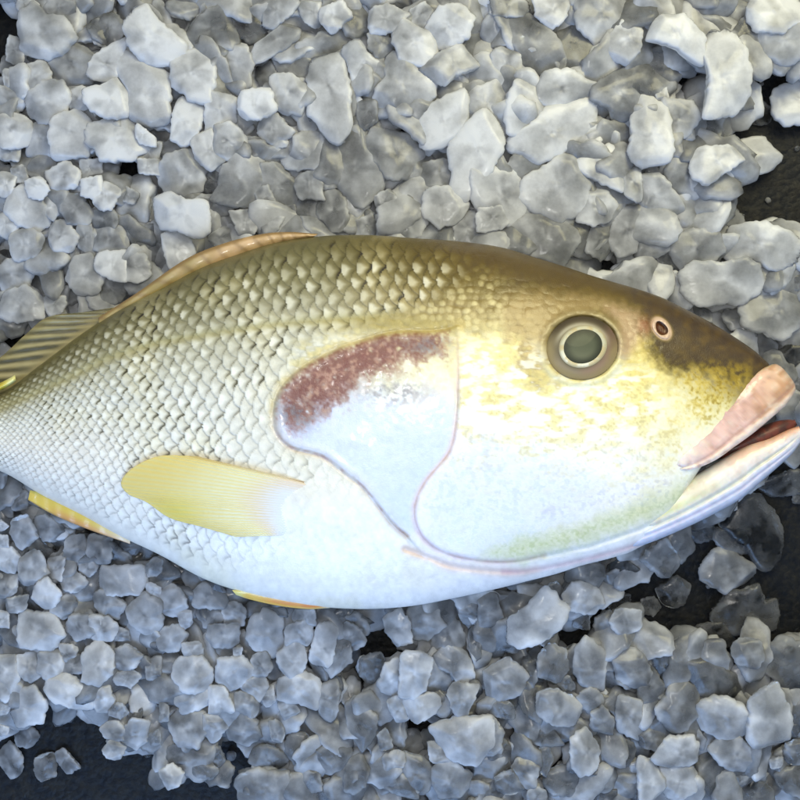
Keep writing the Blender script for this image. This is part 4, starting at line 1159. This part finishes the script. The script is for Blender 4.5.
LAND = {  # chunks that stand out: id -> (label, how others refer to it)
 'G1': ('chalk white winged ice lump above the folded spiny dorsal fin', 'the white winged lump'),
 'B6': ('small white brick-shaped ice block in the grey heap above the back', 'the white ice brick'),
 'C1': ('tall pale ice flake with a straight upright edge above the back', 'the tall upright flake'),
 'E2': ('big pale crescent ice shard curving beside the bare dark tray', 'the big crescent shard'),
 'E1': ('arched pale ice shard leaning on the tip of the big crescent', 'the arched shard'),
 'C9': ('oval ice lump with a bright rim and grey middle', 'the bright-rimmed oval lump'),
 'C4': ('long slanting ice bar rising towards the top of the heap', 'the slanting ice bar'),
 'E7': ('rounded white ice lump alone on the dark tray by the photo edge', 'the lone white lump at the edge'),
 'E5': ('broad white ice lump in the top corner above the bare tray', 'the white corner lump'),
 'E10': ('upright white ice post next to the big crescent shard', 'the upright white post'),
 'E11': ('white wedge of ice pointing out over the dark tray', 'the pointing wedge'),
 'D3': ('smooth grey leaf-shaped ice piece lying on whiter lumps', 'the smooth leaf-shaped piece'),
 'A7': ('pointed grey ice shard sticking up like a thorn', 'the thorn-shaped shard'),
 'A6': ('bright faceted ice lump with a rounded lower edge near the top', 'the bright faceted lump'),
 'B4': ('white leaf-shaped ice sliver standing in the heap of the tail side', 'the white sliver'),
 'B7': ('curved glassy ice shard with a bright lower rim', 'the curved glassy shard'),
 'D13': ('tall bright white ice slab reaching down towards the nape', 'the tall white slab'),
 'D1': ('wide grey translucent ice flake near the top edge', 'the wide grey flake'),
 'J4': ('broad flat ice plate bordering the bare dark tray above the snout', 'the broad flat plate'),
 'J6': ('large smooth yellowish ice plate just above the snout', 'the yellowish plate'),
 'I5': ('flat greenish ice plate touching the nape', 'the flat greenish plate'),
 'F9': ('small white cube-like ice piece near the soft dorsal fin', 'the white cube'),
 'N3': ('bright white upright ice block below the belly', 'the upright white block'),
 'N6': ('rounded white ice knob sticking out beside the upright white block', 'the white knob'),
 'O1': ('curved bluish ice shard like a banana below the throat', 'the banana-shaped shard'),
 'R3': ('large curved ice slab standing in the lower corner', 'the curved slab'),
 'R1': ('long grey glassy ice bar lying below the dark gap under the chin', 'the long glassy bar'),
 'R4': ('bright rounded ice lump between the glassy bar and the curved slab', 'the bright rounded lump'),
 'N14': ('broad pale spindle-shaped ice lump below the belly', 'the spindle-shaped lump'),
 'L12': ('small round ice lump alone on the black tray below the tail heap', 'the lone round lump'),
 'L13': ('ragged ice lump on the black tray at the photo edge', 'the ragged lone lump'),
 'L14': ('dim bluish curved ice bit alone on the black tray', 'the dim lone bit'),
 'L15': ('slanted grey ice bit alone on the black tray', 'the slanted lone bit'),
 'U5': ('small round bluish ice lump alone at the rim of the black tray', 'the small lone ball'),
 'L18': ('pointed pale ice piece on the lower tip of the tail heap', 'the pointed tip piece'),
 'L6': ('bright ragged ice lump overhanging the black tray', 'the ragged overhanging lump'),
 'M9': ('smooth domed ice lump with a shaded underside below the pelvic fin', 'the smooth domed lump'),
 'K9': ('wide brick-like ice block below the anal fin', 'the wide bluish block'),
 'K5': ('bright white egg-shaped ice lump in the heap below the anal fin', 'the white egg-shaped lump'),
 'K3': ('pale rounded ice lump cut by the photo edge below the tail', 'the pale edge lump'),
 'Q1': ('grey rounded ice lump standing in the dark gap under the chin', 'the grey lump under the chin'),
 'Q4': ('large thin dark glassy ice sheet beneath the chin', 'the dark glassy sheet'),
 'Q8': ('wide jagged clear ice cluster in the dark gap under the chin', 'the jagged clear cluster'),
 'O7': ('glossy bluish ice lump with a dark upper dent below the throat', 'the glossy dented lump'),
 'P6': ('upright pale hexagonal ice piece near the lower edge', 'the hexagonal piece'),
 'S1': ('clear drop-shaped ice crystal over the dark hollow at the lower edge', 'the drop-shaped crystal'),
 'R7': ('bright white ice wedge near the lower edge', 'the white lower wedge'),
}
PLACES = [('the soft dorsal fin', 50, 335), ('the folded spiny dorsal fin', 205, 262), ('the fish\'s back behind the head', 400, 240), ("the fish's nape", 505, 250), ("the fish's forehead", 600, 280),
          ("the fish's snout", 735, 335), ("the fish's chin", 745, 500), ("the fish's throat", 610, 562), ("the fish's white belly", 420, 604), ('the pelvic fin', 280, 604), ('the anal fin', 60, 512),
          ("the fish's tail end", 0, 470)]
order = sorted(chunks, key=lambda d: -d['area'] * (3 if d['id'] in LAND else 1))
keep = set(id(d) for d in order[:300])
small = np.array([d['area'] for d in chunks]); q1, q2 = np.quantile(small, [.33, .75])
refs = [(n_, np.array([x, y]), None) for n_, x, y in PLACES] + [(LAND[d['id']][1], d['c'], d['id']) for d in chunks if d['id'] in LAND]
used_labels = set(v[0] for v in LAND.values())
def describe(d):
    p_ = np.array(d['pts']) - d['c']; u_, s_, vt = np.linalg.svd(p_ - p_.mean(0)); asp = s_[0] / max(s_[1], 1e-6)
    f_ = d['frost']
    tone = 'bright white' if f_ > .92 else 'pale frosted' if f_ > .78 else 'pale grey' if f_ > .66 else 'grey translucent' if f_ > .48 else 'dark glassy'
    size = 'small' if d['area'] < q1 else 'large' if d['area'] > q2 else 'medium'
    shp = 'long' if asp > 1.9 else 'chunky' if asp > 1.35 else 'stubby'
    cand = sorted(refs, key=lambda r_: np.hypot(*(r_[1] - d['c'])) - (12 if r_[2] is None else 0))
    for want_shape in (False, True):
        for n_, pos, _ in cand[:7]:
            v_ = d['c'] - pos
            if abs(v_[0]) > 1.6 * abs(v_[1]): rel = 'on the tail side of' if v_[0] < 0 else 'on the head side of'
            elif abs(v_[1]) > 1.6 * abs(v_[0]): rel = 'above' if v_[1] < 0 else 'below'
            else: rel = ('above and tailward of' if v_[0] < 0 else 'above and headward of') if v_[1] < 0 else ('below and tailward of' if v_[0] < 0 else 'below and headward of')
            lb = f"{size} {tone} {shp + ' ' if want_shape else ''}ice piece {rel} {n_}"
            if lb not in used_labels and len(lb.split()) <= 16:
                used_labels.add(lb); return lb
    return lb
st_v, st_f, st_c = [], [], []; st_n = 0
def add_stuff(v, f, fr):
    global st_n
    st_v.append(v); st_f.append(f + st_n); st_c.append((np.zeros(len(v)) + fr)[:, None]); st_n += len(v)
order_i = {id(d): i for i, d in enumerate(chunks)}
for d in chunks:
    i = order_i[id(d)]; r = np.random.default_rng(500 + i)
    c = d['c']; rm = math.sqrt(d['area'] / math.pi)
    p_ = np.array(d['pts']) - c; u_, s_, vt = np.linalg.svd(p_); asp = s_[0] / max(s_[1], 1e-6); minor = rm / math.sqrt(min(asp, 3))
    hz = min(minor * (0.50 if c[1] > 440 else 0.36), 9) * r.uniform(.8, 1.1)
    dk = in_dark(c[0], c[1])
    ztop_heap = -0.002 + 0.013 * (d['frost'] - .6) + 0.004 * r.random()
    zc = ztop_heap if dk > -4 else FLOOR + hz * S * .85 + (0.006 if d['frost'] > .8 else 0)
    if d['id'] in ('E2', 'E1', 'E11', 'R3', 'G1', 'B6', 'N3', 'O1'): zc += 0.006
    kz = (H - zc) / H * S
    low = c[1] > 440 or (c[0] < 180 and d['area'] < 900)             # small rounded lumps; broad flat flakes elsewhere
    R = poly_R(d['pts'], c, 900 + i)
    Rt = lambda th, R=R, g=(1.12 if d['id'] in ('E1', 'E2', 'O1', 'R3', 'B7', 'C4', 'G1') else 1.30 if low else 1.26): tuple(g * a_ for a_ in R(-th))                      # image y points down
    pw = 3.4 if low else 4.6
    v = chunk(ICO4[0], Rt, hz, 40 * i + 3, pw, 9 if low else 6, sharp=18, rough=0.85)
    tl = r.uniform(-.16, .16, 2); v[:, 2] += v[:, 0] * tl[0] + v[:, 1] * tl[1]; v = v * kz
    v = v + np.array(P(c[0], c[1], 0)) * np.array([kz / S, kz / S, 0]) + np.array([0, 0, zc])
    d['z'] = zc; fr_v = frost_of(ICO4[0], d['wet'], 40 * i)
    if id(d) in keep:
        ctr_ = np.array([(c[0] - 400) * kz, (400 - c[1]) * kz, zc])
        me = mesh_np('ice_chunk', v - ctr_, ICO4[1])
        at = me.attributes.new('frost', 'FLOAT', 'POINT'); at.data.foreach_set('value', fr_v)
        o = link('ice_chunk', me, M_ice); o.location = ctr_
        if d['id'] in LAND: lb = LAND[d['id']][0]
        else: lb = describe(d)
        tag(o, lb, 'ice', 'loose ice pieces around the fish')
    else:
        add_stuff(v, ICO4[1], fr_v)
# ---- filler: the rest of the crushed ice in two layers under and between the pieces
r = np.random.default_rng(99)
def scatter(step, z0, zj, rad, frost, keepout, seed, margin=130):
    r = np.random.default_rng(seed)
    gx = np.arange(-margin, 800 + margin, step); 
    for a in gx:
        for b in gx:
            x = a + r.uniform(-.5, .5) * step; y = b + r.uniform(-.5, .5) * step
            if in_dark(x, y) < rad * .35: continue
            sd_ = float(sdist(np.array(x), np.array(y), OUT))
            if keepout and sd_ < -18: continue
            size_k = 1.25 if (y < 300 and x > 300) else 1.0
            rr2 = rad * size_k * r.uniform(.6, 1.25); e = r.choice([r.uniform(.62, .8), r.uniform(1.25, 1.6)])
            ang = r.random() * 3.14; 
            ph_ = r.random(3) * 6.28
            def Rt(th, rr2=rr2, e=e, ang=ang, ph_=ph_):
                o_ = rr2 / np.sqrt((np.cos(th - ang) / e) ** 2 + (np.sin(th - ang) * e) ** 2)
                return o_ * (1 + .12 * np.sin(2 * th + ph_[0]) + .11 * np.sin(3 * th + ph_[1]) + .08 * np.sin(5 * th + ph_[2]) + .05 * np.sin(9 * th + ph_[0] * 2) + .03 * np.sin(16 * th + ph_[1] * 3)), o_
            z = z0 + r.uniform(-zj, zj); kz = (H - z) / H * S
            v = chunk(ICO3[0], Rt, rr2 * r.uniform(.36, .55), int(r.integers(1e6)), 4.0, 6, sharp=16, rough=0.9) 
            tl = r.uniform(-.5, .5, 2); v[:, 2] += v[:, 0] * tl[0] + v[:, 1] * tl[1]
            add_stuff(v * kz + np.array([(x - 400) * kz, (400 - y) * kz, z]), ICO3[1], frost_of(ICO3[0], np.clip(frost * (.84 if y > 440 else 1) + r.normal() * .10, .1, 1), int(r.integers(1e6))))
scatter(30, -0.022, 0.003, 25, .85, False, 1)
scatter(25, -0.0085, 0.003, 21, .66, True, 2)
# crumbs and melting grains on the bare tray
r = np.random.default_rng(5)
for _ in range(420):
    x, y = r.uniform(-60, 860, 2)
    dk = float(in_dark(np.array(x), np.array(y)))
    if dk > 0 or dk < -60: continue
    if y > 640 and x < 320 and dk < -14: continue
    if r.random() < .35 and not (x > 690 and y < 250): continue
    rr2 = r.uniform(1.2, 4.2) * (1.25 if dk > -12 else 1)
    z = FLOOR + rr2 * S * .5; kz = (H - z) / H * S
    v = chunk(ICO3[0], lambda th: (rr2 + 0 * th, rr2 + 0 * th), rr2 * .6, int(r.integers(1e6)), 2.6, 5)
    add_stuff(v * kz + np.array([(x - 400) * kz, (400 - y) * kz, z]), ICO3[1], r.uniform(.1, .6))
me = mesh_np('crushed_ice', np.vstack(st_v), np.vstack(st_f))
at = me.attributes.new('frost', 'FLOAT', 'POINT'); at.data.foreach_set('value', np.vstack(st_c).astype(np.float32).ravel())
o = link('crushed_ice', me, M_ice); o['kind'] = 'stuff'
tag(o, 'bed of small crushed ice filling the gaps beneath the larger pieces', 'crushed ice')
